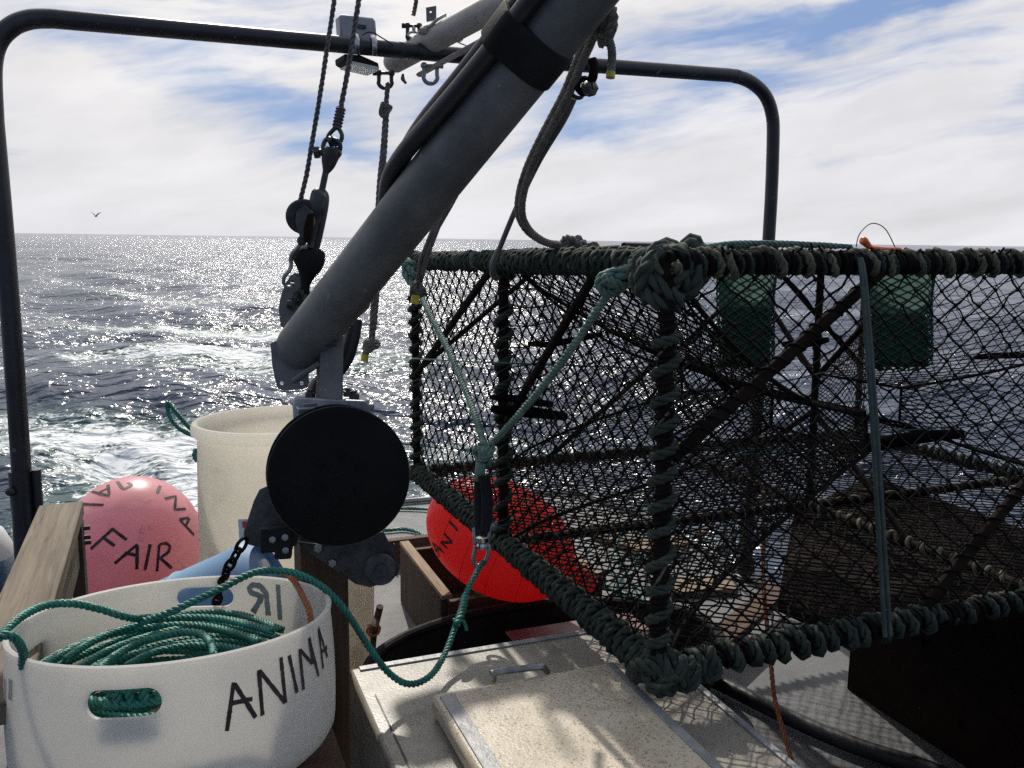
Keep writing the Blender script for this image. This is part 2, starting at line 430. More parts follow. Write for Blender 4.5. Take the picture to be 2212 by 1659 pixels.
M['ink'] = pm('black marker', (.012, .010, .012), (.035, .025, .028), 60, .6)
M['ink_red'] = pm('dark marker on red', (.030, .006, .006), (.05, .008, .008), 60, .6)
M['ink_thru'] = pm('marker showing through plastic', (.26, .265, .25), (.34, .345, .33), 40, .6)
M['wood_v'] = wood('weathered plank', (.105, .082, .056), (.215, .172, .122), 'v')
M['wood_u'] = wood('weathered slat', (.16, .115, .075), (.29, .215, .145), 'u')
M['wood_sl'] = wood('worn slat', (.19, .135, .085), (.34, .25, .165), 'v')
M['wood_dk'] = wood('dark wood', (.035, .024, .018), (.070, .048, .035), 'z')  # dark tone; on the crate sides and post it carries their shade
M['wood_br'] = wood('brown board', (.060, .034, .024), (.115, .066, .045), 'u')
M['deck'] = pm('grey non-slip deck paint', (.085, .089, .097), (.120, .123, .128), 5, .50, 0, .55, 420, spots=[(4, .52, .7, (.14, .135, .13), .5), (26, .70, .74, (.13, .10, .08), .6), (60, .72, .76, (.28, .28, .28), .5)], spec=.4, rvar=.2)
M['hull'] = pm('white hull paint', (.62, .63, .64), (.70, .70, .71), 3, .35, spots=[(6, .6, .75, (.35, .33, .28), .4)])
M['hatch'] = pm('speckled fibreglass', (.25, .23, .19), (.325, .30, .25), 9, .40, 0, .18, 160, spots=[(210, .54, .64, (.13, .10, .075), .8), (20, .58, .68, (.20, .165, .125), .6), (7, .56, .72, (.22, .205, .19), .6)], spec=.55, rvar=.2)
M['hatch_lid'] = pm('sunlit speckled lid', (.45, .39, .295), (.55, .485, .375), 8, .36, 0, .18, 150, spots=[(190, .55, .63, (.17, .125, .08), .8), (24, .60, .68, (.34, .24, .15), .5)], spec=.5, rvar=.2)  # paler than the box: sun glare on the lid is put into the colour
M['trim'] = pm('worn grey edge', (.20, .205, .21), (.30, .305, .31), 18, .42, .1, .3, 90, spots=[(30, .55, .68, (.22, .22, .23), .7)])
M['maroon'] = pm('maroon plastic', (.10, .028, .034), (.15, .045, .05), 5, .5, 0, .1, 60, spots=[(60, .72, .76, (.4, .35, .35), .5)])
M['grey_case'] = pm('grey painted casting', (.26, .27, .29), (.34, .35, .37), 9, .45, .2, .1, 80, spots=[(14, .62, .75, (.13, .13, .13), .5)])
M['glass'] = pm('lamp glass', (.5, .52, .5), (.62, .62, .58), 10, .12)
M['label_paper'] = pm('paper label', (.62, .62, .6), (.7, .7, .68), 20, .6)
M['label_red'] = pm('red print', (.5, .03, .03), (.55, .04, .04), 20, .6)
M['tape'] = pm('old duct tape', (.30, .29, .28), (.42, .41, .40), 20, .5, spots=[(24, .5, .62, (.16, .14, .12), .7)])
M['bird'] = pm('gull feathers', (.25, .25, .26), (.4, .4, .4), 5, .8)

# ------------------------------------------------------------------ sea
WATER = -0.95
def build_sea():
    th = np.concatenate([np.arange(-180, -52, 2.0), np.arange(-52, 52, .13), np.arange(52, 180, 2.0)]) * math.pi / 180
    rr = [1.2]
    while rr[-1] < 15000: rr.append(rr[-1] * (1.0095 if rr[-1] < 400 else 1.03) + .004)
    rr = np.array(rr); nr, nt = len(rr), len(th)
    Rg, Tg = np.meshgrid(rr, th, indexing='ij')
    X, Y = Rg * np.sin(Tg), Rg * np.cos(Tg)
    Zs = np.zeros_like(X); cell = Rg * .0095 + .004
    for i in range(80):
        lam = .22 * (70.0 ** rng.random()); k = 2 * math.pi / lam
        a = math.radians(200 + rng.normal(0, 33)) if lam > 1.2 else math.radians(200 + rng.normal(0, 60))
        kx, ky = k * math.sin(a), k * math.cos(a)
        amp = .0100 * lam ** .62 * rng.uniform(.6, 1.3)
        fade = np.clip((lam / cell - 3) / 4, 0, 1)
        ph = kx * X + ky * Y + rng.uniform(0, 6.283)
        s_ = np.sin(ph)
        Zs += amp * fade * (s_ + .35 * (1 - 2 * np.abs(np.cos(ph / 2))))
    # churned water astern, port side of the wake
    def wake(px, py, sx_, sy_, w, rot=0.0):
        p = atz(px, py, WATER); c, s_ = math.cos(rot), math.sin(rot); dx, dy = X - p.x, Y - p.y
        return w * np.exp(-(((dx * c + dy * s_) / sx_) ** 2 + ((dy * c - dx * s_) / sy_) ** 2))
    foam = np.zeros_like(X)
    for b in [(150, 905, 4.2, 1.1, 1.1, -.3), (330, 1000, 1.6, 1.2, 1.1, -.5), (60, 1060, 1.4, .7, .7, 0), (560, 770, 3.4, 1.9, .9, .1), (620, 640, 5.0, 3.0, .5, .2),
              (350, 700, 5.5, 1.6, .7, .05), (800, 800, 3.0, 1.6, .5, .3), (960, 930, 2.2, 1.2, .5, .2), (900, 1060, 1.2, .8, .8, .2), (90, 590, 4.5, 2.0, .45, 0), (420, 905, 1.6, .5, .6, .2),
              (480, 600, 11, 4, .4, 0), (470, 815, 2.4, .8, .8, .3), (250, 775, 3.2, .6, .6, .1), (520, 700, 3.4, 1.0, .65, .2), (330, 640, 6, 1.0, .6, .1), (250, 560, 8, 3, .3, 0), (1250, 1060, 1.5, .8, .6, .2), (1500, 1150, 1.0, .8, .5, .2)]:
        foam += wake(*b)
    Zs += .035 * np.clip(foam, 0, 1) * np.sin(X * 5.1 + 2 * np.sin(Y * 3.3)) * np.sin(Y * 4.3 + 1.7 * np.sin(X * 2.9))
    co = np.stack([X, Y, WATER + Zs], -1).reshape(-1, 3).astype(np.float32)
    me = bpy.data.meshes.new('sea'); me.vertices.add(len(co)); me.vertices.foreach_set('co', co.ravel())
    i, j = np.meshgrid(np.arange(nr - 1), np.arange(nt), indexing='ij'); j2 = (j + 1) % nt
    q = np.stack([i * nt + j, (i + 1) * nt + j, (i + 1) * nt + j2, i * nt + j2], -1).reshape(-1, 4).astype(np.int32)
    me.loops.add(q.size); me.loops.foreach_set('vertex_index', q.ravel())
    me.polygons.add(len(q)); me.polygons.foreach_set('loop_start', np.arange(0, q.size, 4, dtype=np.int32))
    me.update(calc_edges=True); me.shade_smooth()
    at_ = me.attributes.new('foam', 'FLOAT', 'POINT'); at_.data.foreach_set('value', np.clip(foam, 0, 1.4).ravel().astype(np.float32))
    m = bpy.data.materials.new('sea water'); m.use_nodes = True; q = G(m.node_tree)
    geo = q.n('ShaderNodeNewGeometry'); P = geo.outputs['Position']
    dist = q.vm('LENGTH', q.vm('SUBTRACT', P, tuple(EYE)))
    # ripples: finer close by, broader and slacker with distance
    h1 = q.noise(q.vm('MULTIPLY', P, (1.0, 1.9, 1)), 3.0, 3, .42, .3)
    h2 = q.noise(q.vm('MULTIPLY', P, (1.0, 2.2, 1)), .75, 4, .45, .3)
    near = q.ss(dist, 70.0, 6.0); mid = q.ss(dist, 900.0, 40.0)
    hh = q.m('ADD', q.m('MULTIPLY', h1, q.m('ADD', q.m('MULTIPLY', near, .03), .115)), q.m('MULTIPLY', h2, .30))
    bp = q.n('ShaderNodeBump', {'Height': hh, 'Strength': 1.0, 'Distance': 1.0})
    fa = q.n('ShaderNodeAttribute', attribute_name='foam').outputs['Fac']
    wp = q.vm('ADD', P, q.vm('SCALE', q.noise(P, 1.3, 4, .6, 0, 1), (0, 0, 0)))
    vor = q.n('ShaderNodeTexVoronoi', {'Vector': wp, 'Scale': 3.2}, feature='DISTANCE_TO_EDGE').outputs[0]
    lace = q.ss(vor, .10, .0)
    fn = q.noise(P, 1.9, 6, .62, .35); fn2 = q.noise(P, 11.0, 6, .75)
    fo = q.m('ADD', q.m('MULTIPLY', fa, .66), q.m('MULTIPLY', q.m('SUBTRACT', fn, .5), 1.5))
    fo = q.m('ADD', fo, q.m('MULTIPLY', lace, q.m('MULTIPLY', fa, .32)))
    fo = q.m('ADD', fo, q.m('MULTIPLY', q.m('SUBTRACT', fn2, .5), 1.25))
    fo = q.m('MULTIPLY', q.ss(fo, .50, .98), q.ss(fa, .05, .35))
    caps = q.m('MULTIPLY', q.ss(q.noise(q.vm('MULTIPLY', P, (.5, 1.0, 1)), .42, 7, .66, .7), .735, .80), q.ss(dist, 300.0, 30.0))
    fo = q.m('MAXIMUM', fo, q.m('MULTIPLY', caps, .7))
    deep = q.mix(q.ss(fa, .15, 1.0), (.045, .063, .102), (.03, .085, .085))
    c = q.mix(fo, deep, (.72, .75, .76))
    b = q.n('ShaderNodeBsdfPrincipled', {'Base Color': c, 'Roughness': q.m('ADD', q.m('MULTIPLY', fo, .6), .19), 'IOR': 1.333, 'Normal': bp.outputs[0]})
    q.n('ShaderNodeOutputMaterial', {0: b.outputs[0]})
    me.materials.append(m)
    o = bpy.data.objects.new('sea', me); COL.objects.link(o); tag(o, kind='structure')
build_sea()

# ------------------------------------------------------------------ boat
DK = [(-.62, -1.4), (2.42, -1.4), (2.42, 4.1), (2.25, 4.62), (1.9, 4.74), (.9, 4.80), (0, 4.74), (-.45, 4.6), (-.62, 4.1)]
MB().prism([uv(a, b, -.05) for a, b in DK], (0, 0, .05)).build('deck', M['deck'], smooth=20, bevel=.006)['kind'] = 'structure'
hm = MB(); lo = [(a * .96 + .03, b * (.985 if b > 0 else 1)) for a, b in DK]; n = len(DK)
hm.add([uv(a, b, -.055) for a, b in DK] + [uv(a, b, -1.3) for a, b in lo], [(i, (i + 1) % n, (i + 1) % n + n, i + n) for i in range(n)] + [tuple(range(n, 2 * n))])
hm.build('hull', M['hull'], smooth=30)['kind'] = 'structure'
SC.cycles.use_denoising = False

# deck edge strip, starboard and stern
es = MB(); pth = [uv(a, b, .018) for a, b in [(2.40, -1.3), (2.40, 4.1), (2.24, 4.6), (1.9, 4.72), (.9, 4.78), (0, 4.72), (-.45, 4.58), (-.60, 4.1), (-.60, -1.3)]]
tag(es.tube(pth, .016, 6).build('deck_edge_strip', M['trim']), 'pale metal rubbing strip running round the stern edge of the deck', 'edge strip')

# ------------------------------------------------------------------ gantry over the stern
GA, GB = uv(-.385, 2.88), uv(2.38, 3.17)
GN = Vector((GB - GA).cross(Z)).normalized()
def gp(px, py, off=0.0): return onpl(px, py, GA + GN * off, GN)
gt = thing('stern_gantry', 'black bent-pipe gantry standing over the stern from rail to rail', 'gantry', uv(-.385, 2.88, 0))
top = cr([gp(46, 1010), gp(28, 748), gp(8, 503), gp(-14, 260)], 4)[:-1] + cr([gp(-14, 260), gp(-18, 150), gp(-6, 92), gp(26, 57), gp(66, 42), gp(112, 40)], 6)[:-1] + \
      cr([gp(112, 40), gp(704, 93), gp(1017, 122), gp(1416, 151), gp(1551, 161)], 4)[:-1] + cr([gp(1551, 161), gp(1590, 165), gp(1626, 180), gp(1655, 210), gp(1669, 255), gp(1670, 310)], 6)[:-1] + \
      cr([gp(1670, 310), gp(1660, 528), gp(1612, 1215)], 4)
lo_ = top[0].copy(); dn = (top[0] - top[3]).normalized(); foot = top[0] + dn * (top[0].z / -dn.z)
MB().tube([foot] + top, .0268, 18).build('pipe', M['black_pole'], gt)
sl_ = MB().tube([foot, foot + (top[0] - foot) * .5, gp(45, 1016)], .0335, 18)
sl_.build('socket', M['black_pole'], gt)
sb = MB().tube([gp(78, 1014, .02), gp(84, 1100, .02)], .013, 10); sb.tube([gp(84, 1100, .02), gp(90, 1200, .02)], .013, 10)
sb.tube([gp(20, 1062, .0), gp(92, 1064, .0)], .006, 8); sb.ball(gp(22, 1062, .03), .014)
sb.build('socket_pin', M['black_pole'], gt)
MB().lathe([(.07, 0), (.07, .012), (.04, .02), (.036, .10), (.0, .10)], Vector((top[-1].x, top[-1].y, 0)), Z, 20).build('foot_plate', M['black_pole'], gt)
for px, w in ((866, 7), (905, 6), (912, 5), (1590, 9), (776, 5)):
    p = gp(px, {866: 108, 905: 111, 912: 112, 1590: 165, 776: 99.5}[px]); d = (gp(px + 60, 0) - gp(px, -5.5)).normalized() if px < 1500 else (gp(1600, 168) - gp(1580, 163.5)).normalized()
    MB().tube([p - d * w * .001, p + d * w * .001], .0275, 18).build('tape_band', M['dark_steel'], gt)

# work lamp clamped on the crossbar
fl = thing('work_lamp', 'grey flood lamp clamped to the gantry crossbar, seen from behind', 'flood lamp', gp(775, 110))
hb = MB().prism([gp(*q, -.035) for q in [(733, 36), (737, 30), (806, 38), (812, 44), (815, 84), (780, 90), (736, 79)]], -GN * .05)
hb.build('housing', M['grey_case'], fl, bevel=.006)
rb = MB().prism([gp(*q, -.028) for q in [(773, 52), (792, 54), (792, 62), (773, 60)]], -GN * .006); rb.build('back_plate', M['dark_steel'], fl, bevel=.002)
for x, y in ((768, 72), (806, 76)):
    c = MB(); q = [gp(x - 3, y, .006), gp(x + 2, y + 6, .026), gp(x + 4, y + 24, .034), gp(x + 3, y + 44, .022)]
    c.tube(cr(q, 5), .009, 8, flat=.45); c.build('clamp', M['bright_steel'], fl)
hd = MB().prism([gp(*q, .0) for q in [(744, 116), (780, 119), (818, 136), (820, 150), (757, 137), (745, 130)]], -GN * .11)
hd.build('lamp_head', M['rubber'], fl, bevel=.004)
MB().prism([gp(*q, .008) for q in [(757, 131), (816, 144), (820, 152), (758, 138)]], -GN * .12).build('lens', M['glass'], fl, bevel=.002)
MB().tube(cr([gp(782, 76, .05), gp(795, 70, .07), gp(808, 71, .07), gp(822, 80, .06), gp(842, 92, .05), gp(850, 98, .03)], 6), .0022, 5).build('cable', M['rubber'], fl)

# ------------------------------------------------------------------ pale boom running aft, its end under the crossbar
b0, b1 = at(852, 132, 3.12), at(1210, -62, 2.55)
bd = (b1 - b0).normalized()
bo = thing('pale_boom', 'stained pale pipe boom lying on the gantry crossbar, pointing aft', 'boom', b0)
pm_ = MB().tube([b0 - bd * .035, b0 - bd * .028, b0 - bd * .012, b0, b0 + bd * .2, b1], [.014, .028, .037, .041, .041, .041], 24); pm_.build('pipe', M['white_pipe'], bo)
rl = MB(); q0, q1 = at(905, 162, 3.05), at(1150, 28, 2.6); rl.tube([q0, q1], .013, 6, flat=.6); rl.build('rail', M['white_pipe'], bo)
for px, py, d in ((982, 62, 2.93), (1062, 20, 2.77)):
    MB().ring(at(px, py, d), bd, .0425, .003, 24, 6).build('seam_band', M['steel'], bo)
MB().prism([at(*q, 2.98) for q in [(920, 16), (942, 12), (942, 42), (921, 46)]], Vector((0, .012, 0)), [[at(930 + 3 * math.cos(a), 25 + 3 * math.sin(a), 2.98) for a in np.linspace(0, 6.28, 9)[:-1]]]).build('lug', M['galv'], bo, bevel=.001)
cl = MB(); cl.tube(cr([at(905, 72, 2.95), at(915, 60, 2.93), at(930, 56, 2.92), at(945, 42, 2.9), at(962, 32, 2.92)], 5), .006, 7); cl.tube(cr([at(908, 66, 2.95), at(925, 74, 2.93), at(945, 84, 2.93), at(962, 98, 2.95)], 5), .005, 7); cl.ball(at(916, 64, 2.93), .016, n=8, jit=.2)
cl.build('clamp_strap', M['white_pipe'], bo)
tl = MB(); tl.tube(cr([at(870, 160, 3.0), at(872, 172, 3.0), at(877, 180, 3.0), at(873, 176, 3.0), at(868, 170, 3.0), at(870, 162, 3.0)], 4), .0045, 5); tl.build('rope_tail', M['greyrope'], bo)
MB().tube(cr([at(990, 92, 2.9), at(1005, 98, 2.9), at(1018, 103, 2.9), at(1028, 108, 2.9)], 4), .002, 5).build('loose_wire', M['rubber'], bo)
sp = MB(); sp.tube(cr([at(1080, 48, 2.7), at(1076, 66, 2.7), at(1078, 82, 2.7), at(1088, 72, 2.7), at(1088, 52, 2.7)], 5), .008, 7); sp.tube(cr([at(1100, 24, 2.65), at(1106, 46, 2.65), at(1104, 62, 2.65)], 5), .009, 7)
sp.build('rope_sling', M['greyrope'], bo)

def shackle(name, label, c, d, w, h, ax, mat, group=None):
    """bow shackle hanging down along d; its pin along ax"""
    c = Vector(c); d = Vector(d).normalized(); ax = (Vector(ax) - d * Vector(ax).dot(d)).normalized(); t = thing(name, label, 'shackle', c, group); r = w * .16
    pts = [c + ax * w / 2, c + ax * w * .5 + d * h * .5] + [c + d * h * .55 + ax * (w * .55 * math.cos(a)) + d * (h * .42 * math.sin(a)) for a in np.linspace(.2, math.pi - .2, 9)] + [c - ax * w * .5 + d * h * .5, c - ax * w / 2]
    m = MB().tube(cr(pts, 3), r, 9); m.ball(c + ax * w / 2, r * 1.7, n=10); m.ball(c - ax * w / 2, r * 1.7, n=10); m.build('bow', mat, t)
    p = MB().tube([c - ax * w * .75, c + ax * w * .72], r * .8, 8); p.tube([c + ax * w * .72, c + ax * w * .98], r * 1.35, 6); p.build('pin', mat, t)
    return t
X1 = Vector((1, 0, 0))
shackle('shackle', 'galvanised shackle above the pale boom, tied to a rope', at(893, 56, 3.0), -Z, .040, .055, -X1, M['dark_steel'])
MB().rope([at(893, 32, 3.0), at(898, 8, 2.95), at(904, -40, 2.9)], .008).build('hanging_rope', M['greyrope'])
tag(bpy.data.objects['hanging_rope'], 'short rope coming down to the shackle above the pale boom', 'rope')
lk = MB(); lk.ring(at(894, 62, 3.0), X1, .012, .004, 12, 6, .020, Z); lk.ring(at(893, 76, 3.0), Vector((0, 1, 0)), .010, .004, 12, 6, .018, Z)
tag(lk.build('connecting_link', M['bright_steel']), 'pair of steel links joining the upper shackle to the pale boom', 'link')
shackle('shackle', 'bright shackle hanging under the crossbar with nothing on it', at(930, 142, 2.98), -Z, .044, .060, X1, M['steel'])
shackle('shackle', 'shackle under the boom end holding the knotted rope', at(832, 158, 3.08), -Z, .044, .052, -X1, M['dark_steel'])

# rope hanging from the boom end, knotted, running down behind the davit
def knot(mb, c, r, n=5, rr=.008, sq=(1, 1, 1)):
    """a lump of turns of rope"""
    c = Vector(c)
    for i in range(n):
        ax = Vector((rnd.uniform(-1, 1), rnd.uniform(-1, 1), rnd.uniform(-1, 1))).normalized()
        a = ax.orthogonal().normalized(); b = ax.cross(a); off = Vector((rnd.uniform(-1, 1), rnd.uniform(-1, 1), rnd.uniform(-1, 1))) * r * .30; q = rnd.uniform(.55, .85) * r
        P = [c + off + Vector((v.x * sq[0], v.y * sq[1], v.z * sq[2])) for v in [a * (q * math.cos(w)) + b * (q * math.sin(w)) for w in np.linspace(0, 6.283, 15)[:-1]]]
        mb.rope(P, rr, rr * 5.5, 3, 5, rr * .8, closed=True)
    mb.ball(c, r * .7 * sq[0], r * .7 * sq[1], r * .7 * sq[2], n=10)
hr = thing('knotted_rope', 'grey rope hanging from the pale boom down behind the grey davit arm', 'rope', at(800, 742, 3.0))
m = MB(); m.rope([at(838, 180, 3.05), at(836, 205, 3.04), at(833, 237, 3.04), at(829, 300, 3.03), at(820, 390, 3.02), at(812, 500, 3.0), at(808, 600, 3.0), at(804, 700, 3.0), at(801, 738, 3.0)], .0095)
m.rope([at(836, 245, 3.04), at(832, 320, 3.03), at(827, 400, 3.02), at(822, 500, 3.0), at(816, 620, 3.0), at(810, 700, 3.0), at(804, 740, 3.0)], .0085); m.build('line', M['greyrope'], hr)
m = MB(); knot(m, at(833, 238, 3.03), .020, 4, .008, (1, 1, 1.4)); m.build('knot', M['greyrope'], hr); m = MB(); knot(m, at(800, 742, 3.0), .026, 5, .009); m.tube(cr([at(798, 748, 3.0), at(791, 760, 3.0), at(788, 770, 3.0)], 4), .012, 8); m.build('knot', M['greyrope'], hr)
MB().tube([at(788.5, 766, 3.0), at(787, 782, 3.0)], .0125, 10).build('taped_end', M['yellow'], hr)

# ------------------------------------------------------------------ wire ropes, block and hook on the port side of the davit
D0 = 2.05
def line3(name, label, pts, r, mat, cat='rope', **k): return tag(MB().rope(pts, r, **k).build(name, mat), label, cat)
line3('wire_rope', 'long wire rope dropping from above into the sheave block', [at(727, -30, D0), at(690, 215, D0), at(662, 380, D0), at(642, 462, D0)], .0062, M['wire'])
line3('wire_rope', 'wire rope from above ending in a spliced eye', [at(780, -30, D0), at(752, 150, D0), at(735, 240, D0)], .0068, M['wire'])
sw = thing('eye_splice', 'spliced thimble eye with chain links at the end of a wire rope', 'eye splice', at(720, 300, D0))
m = MB(); m.tube(cr([at(736, 232, D0), at(732, 255, D0), at(727, 278, D0)], 5), [.010] * 11, 8)
for i in range(6): m.ring(at(736 - 1.5 * i, 236 + 7 * i, D0), at(736, 232, D0) - at(727, 278, D0), .0105, .002, 12, 5)
m.build('splice', M['wire'], sw)
m = MB(); m.tube(cr([at(727, 276, D0), at(738, 290, D0), at(736, 304, D0), at(724, 312, D0), at(711, 304, D0), at(710, 292, D0)], 5, True), .0052, 7, closed=True); m.build('thimble', M['dark_steel'], sw)
m = MB(); m.tube(cr([at(718, 300, D0), at(733, 308, D0 - .01), at(734, 324, D0), at(724, 336, D0), at(706, 336, D0), at(698, 318, D0), at(704, 302, D0 + .01)], 5, True), .0055, 7, closed=True); m.ring(at(716, 306, D0), X1, .010, .004, 12, 6, .022, Z); m.build('link', M['dark_steel'], sw)
sh = thing('swivel_jaw', 'dark pinned jaw tapering into a rod between the eye and the block', 'jaw', at(700, 400, D0))
m = MB(); m.tube(cr([at(718, 322, D0), at(713, 340, D0), at(709, 358, D0), at(704, 372, D0)], 4), [.018, .021, .021, .021, .020, .019, .018, .0165, .015, .013, .011, .009, .008], 12); m.ball(at(726, 330, D0), .014, n=10); m.build('jaw', M['dark_steel'], sh)
m = MB(); m.tube([at(683, 330, D0), at(712, 328, D0)], .0085, 8); m.tube([at(679, 330, D0), at(690, 329, D0)], .0145, 6); m.build('pin', M['dark_steel'], sh)
MB().tube([at(704, 370, D0), at(694, 418, D0)], .0078, 8).build('rod', M['dark_steel'], sh)
bk = thing('sheave_block', 'dark sheave block with two long cheek bars hanging beside the davit', 'block', at(665, 520, D0))
m = MB(); m.lathe([(.006, -.012), (.036, -.012), (.040, -.009), (.033, 0), (.040, .009), (.036, .012), (.006, .012)], at(656, 468, D0), Vector((.5, -1, 0)), 26); m.build('sheave', M['dark_steel'], bk)
m = MB().prism([at(*q, D0 - .028) for q in [(640, 455), (656, 444), (672, 455), (678, 480), (670, 500), (662, 515), (650, 514), (642, 500), (637, 478)]], Vector((.003, .008, 0))); m.build('cheek_plate', M['dark_steel'], bk, bevel=.001)
m = MB(); m.prism([at(*q, D0 - .035) for q in [(664, 462), (676, 460), (674, 500), (668, 530), (654, 516), (656, 490)]], Vector((.002, .006, 0))); m.build('guard', M['rust_frame'], bk, bevel=.001)
m = MB(); m.tube(cr([at(694, 412, D0), at(688, 424, D0), at(683, 450, D0), at(679, 480, D0), at(670, 535, D0)], 4), [.012, .014, .017, .019, .019, .019, .019, .019, .018, .017, .015, .013, .011, .010, .009, .008, .008], 10); m.build('bar', M['dark_steel'], bk)
m = MB(); m.tube(cr([at(695, 414, D0 + .02), at(702, 424, D0 + .02), at(700, 450, D0 + .02), at(690, 500, D0 + .02), at(680, 540, D0 + .02), at(672, 560, D0 + .02)], 4), .0098, 9); m.build('bar', M['dark_steel'], bk)
m = MB(); m.ball(at(652, 520, D0), .012, n=10); m.ring(at(652, 514, D0), X1, .009, .004, 12, 6); m.build('swivel', M['dark_steel'], bk)
line3('steel_hook', 'curved steel hook linking the sheave block to the grey plate', cr([at(653, 520, D0), at(645, 524, D0), at(637, 540, D0), at(630, 566, D0), at(621, 582, D0), at(616, 597, D0), at(618, 612, D0), at(627, 620, D0), at(634, 613, D0)], 5), .0095, M['steel'], 'hook', strands=1, n=8)
tk = thing('tackle_strop', 'thick dark strop hanging from the cheek bars down behind the davit arm', 'strop', at(660, 640, D0 + .03))
m = MB(); m.tube(cr([at(668, 528, D0 + .02), at(667, 545, D0 + .02), at(667, 570, D0 + .02), at(662, 600, D0 + .03), at(659, 625, D0 + .04), at(655, 650, D0 + .05)], 4), [.012, .018, .026, .034, .040, .042, .042, .041, .038, .034, .028, .022, .018, .015, .013, .012, .012, .012, .013, .014, .014], 12, flat=.6); m.build('strop', M['rubber'], tk)
m = MB(); knot(m, at(652, 648, D0 + .05), .022, 4, .008); m.tube([at(622, 658, D0), at(634, 658, D0)], .011, 6); m.build('lashing', M['dark_steel'], tk)
gpn = thing('grey_cheek_plate', 'grey teardrop pulley plate half hidden behind the davit arm', 'pulley', at(620, 660, D0 + .05))
pl = [(627, 596), (636, 590), (646, 590), (649, 600), (651, 640), (650, 700), (640, 720), (622, 716), (606, 704), (602, 670), (604, 650), (612, 622), (620, 606)]
m = MB().prism([at(*q, D0 + .04) for q in pl], Vector((.006, .028, 0)), [[at(632 + 4 * math.cos(a), 610 + 4 * math.sin(a), D0 + .04) for a in np.linspace(0, 6.28, 11)[:-1]]]); m.build('plate', M['galv'], gpn, bevel=.002)
m = MB(); m.tube([at(628, 660, D0 + .02), at(628, 660, D0 + .06)], .010, 6); m.build('bolt', M['dark_steel'], gpn)

# ------------------------------------------------------------------ davit arm
A0, A1 = at(645, 757, 1.90), at(1284, -50, 1.40)
AD = (A1 - A0).normalized()
A2 = A1 + AD * .55
dv = thing('davit_arm', 'thick grey aluminium davit arm slanting up across the view', 'davit', at(720, 860, 1.86))
side = AD.cross(Z).normalized(); upn = side.cross(AD).normalized()     # side points to starboard-away, upn up along the arm's flank
tp = MB(); tp.tube([A0 - AD * .012, A0 - AD * .008, A0 + AD * .012, A0 + AD * .3, A2], [.040, .050, .0535, .0535, .0535], 40); tp.build('pipe', M['galv'], dv)
plate_pts = [(584, 742), (588, 790), (597, 832), (602, 840), (612, 844), (655, 841), (665, 836), (668, 826), (666, 812), (681, 782), (690, 735), (640, 715)]
def hole(px, py, r, d, k=10): return [at(px + r * math.cos(a), py + r * math.sin(a), d) for a in np.linspace(0, 2 * math.pi, k + 1)[:-1]]
MB().prism([at(*q, 1.872) for q in plate_pts], ray(630, 780).normalized() * .022, [hole(608.5, 828, 4.2, 1.872), hole(652, 828, 4.2, 1.872)]).build('end_plate', M['galv'], dv, bevel=.002)
MB().prism([at(*q, 1.868) for q in [(713, 690), (740, 655), (800, 610), (804, 640), (797, 666), (770, 690), (713, 740)]], ray(750, 680).normalized() * .03).build('gusset', M['galv'], dv, bevel=.003)
wl = MB(); wl.tube(cr([at(690, 785, 1.85), at(660, 805, 1.85), at(632, 824, 1.853)], 5), .006, 7); wl.build('weld', M['galv'], dv); wl = MB()
wl.tube(cr([at(686, 712, 1.825), at(693, 720, 1.82), at(693, 733, 1.82), at(684, 735, 1.82), at(680, 722, 1.82)], 4, True), .004, 6, closed=True); wl.build('weld', M['galv'], dv)
# square post that carries it, base plate and bolts
pt0, pt1 = at(711, 866, 1.86), at(714, 690, 1.89)
MB().box((pt0 + pt1) / 2, U * .0245, V * .0245, (pt1 - pt0) / 2).build('post', M['galv'], dv, bevel=.003)
MB().tube([at(700, 742, 1.835), at(727, 742, 1.835)], .006, 8).build('pin', M['dark_steel'], dv)
MB().box(at(718, 864, 1.86), U * .068, V * .05, Z * .005).build('base_plate', M['steel'], dv, bevel=.002)
for x, y in ((670, 856), (752, 852), (765, 858)):
    b = MB().lathe([(.011, 0), (.011, .011), (.006, .012), (.006, .018), (0, .018)], at(x, y + 4, 1.85), Z, 6); b.build('bolt', M['dark_steel'], dv, bevel=.001)
# hydraulic hoses along the arm and the black sleeve strapping them to it
def arm(px, py, th, R):
    """a point beside the pipe, th degrees round from its upper left flank towards the viewer"""
    q = ray(px, py); w0 = A0 - EYE; a_, b_, c_ = q.dot(q), q.dot(AD), 1.0; d_, e_ = q.dot(w0), AD.dot(w0)
    s = (b_ * d_ - a_ * e_) / (a_ * c_ - b_ * b_); c = A0 + AD * s
    tow = (EYE - c); tow = (tow - AD * tow.dot(AD)).normalized(); lf = AD.cross(tow); lf = lf if lf.x < 0 else -lf
    t = math.radians(th); return c + (lf * math.cos(t) + tow * math.sin(t)) * R
RA, RB = .0150, .0165
pA = [arm(765, 545, -112, .071), arm(800, 500, -95, .071), arm(832, 458, -66, .071), arm(868, 412, -36, .072), arm(912, 362, -14, .074), arm(965, 300, 0, .076), arm(1040, 205, 6, .073), arm(1130, 95, 8, .070), arm(1210, 0, 8, .070), arm(1330, -150, 8, .070)]
MB().tube(cr(pA, 6), RA, 14).build('hydraulic_hose', M['hose'], dv)
pB = [arm(765, 545, -100, .071), arm(800, 500, -76, .071), arm(832, 458, -46, .071), arm(868, 412, -18, .071), arm(912, 362, 5, .071), arm(965, 300, 20, .071), arm(1040, 205, 32, .071), arm(1130, 95, 38, .071), arm(1210, 0, 40, .071), arm(1330, -150, 40, .071)]
MB().tube(cr(pB, 6), RB, 14).build('hydraulic_hose', M['hose'], dv)
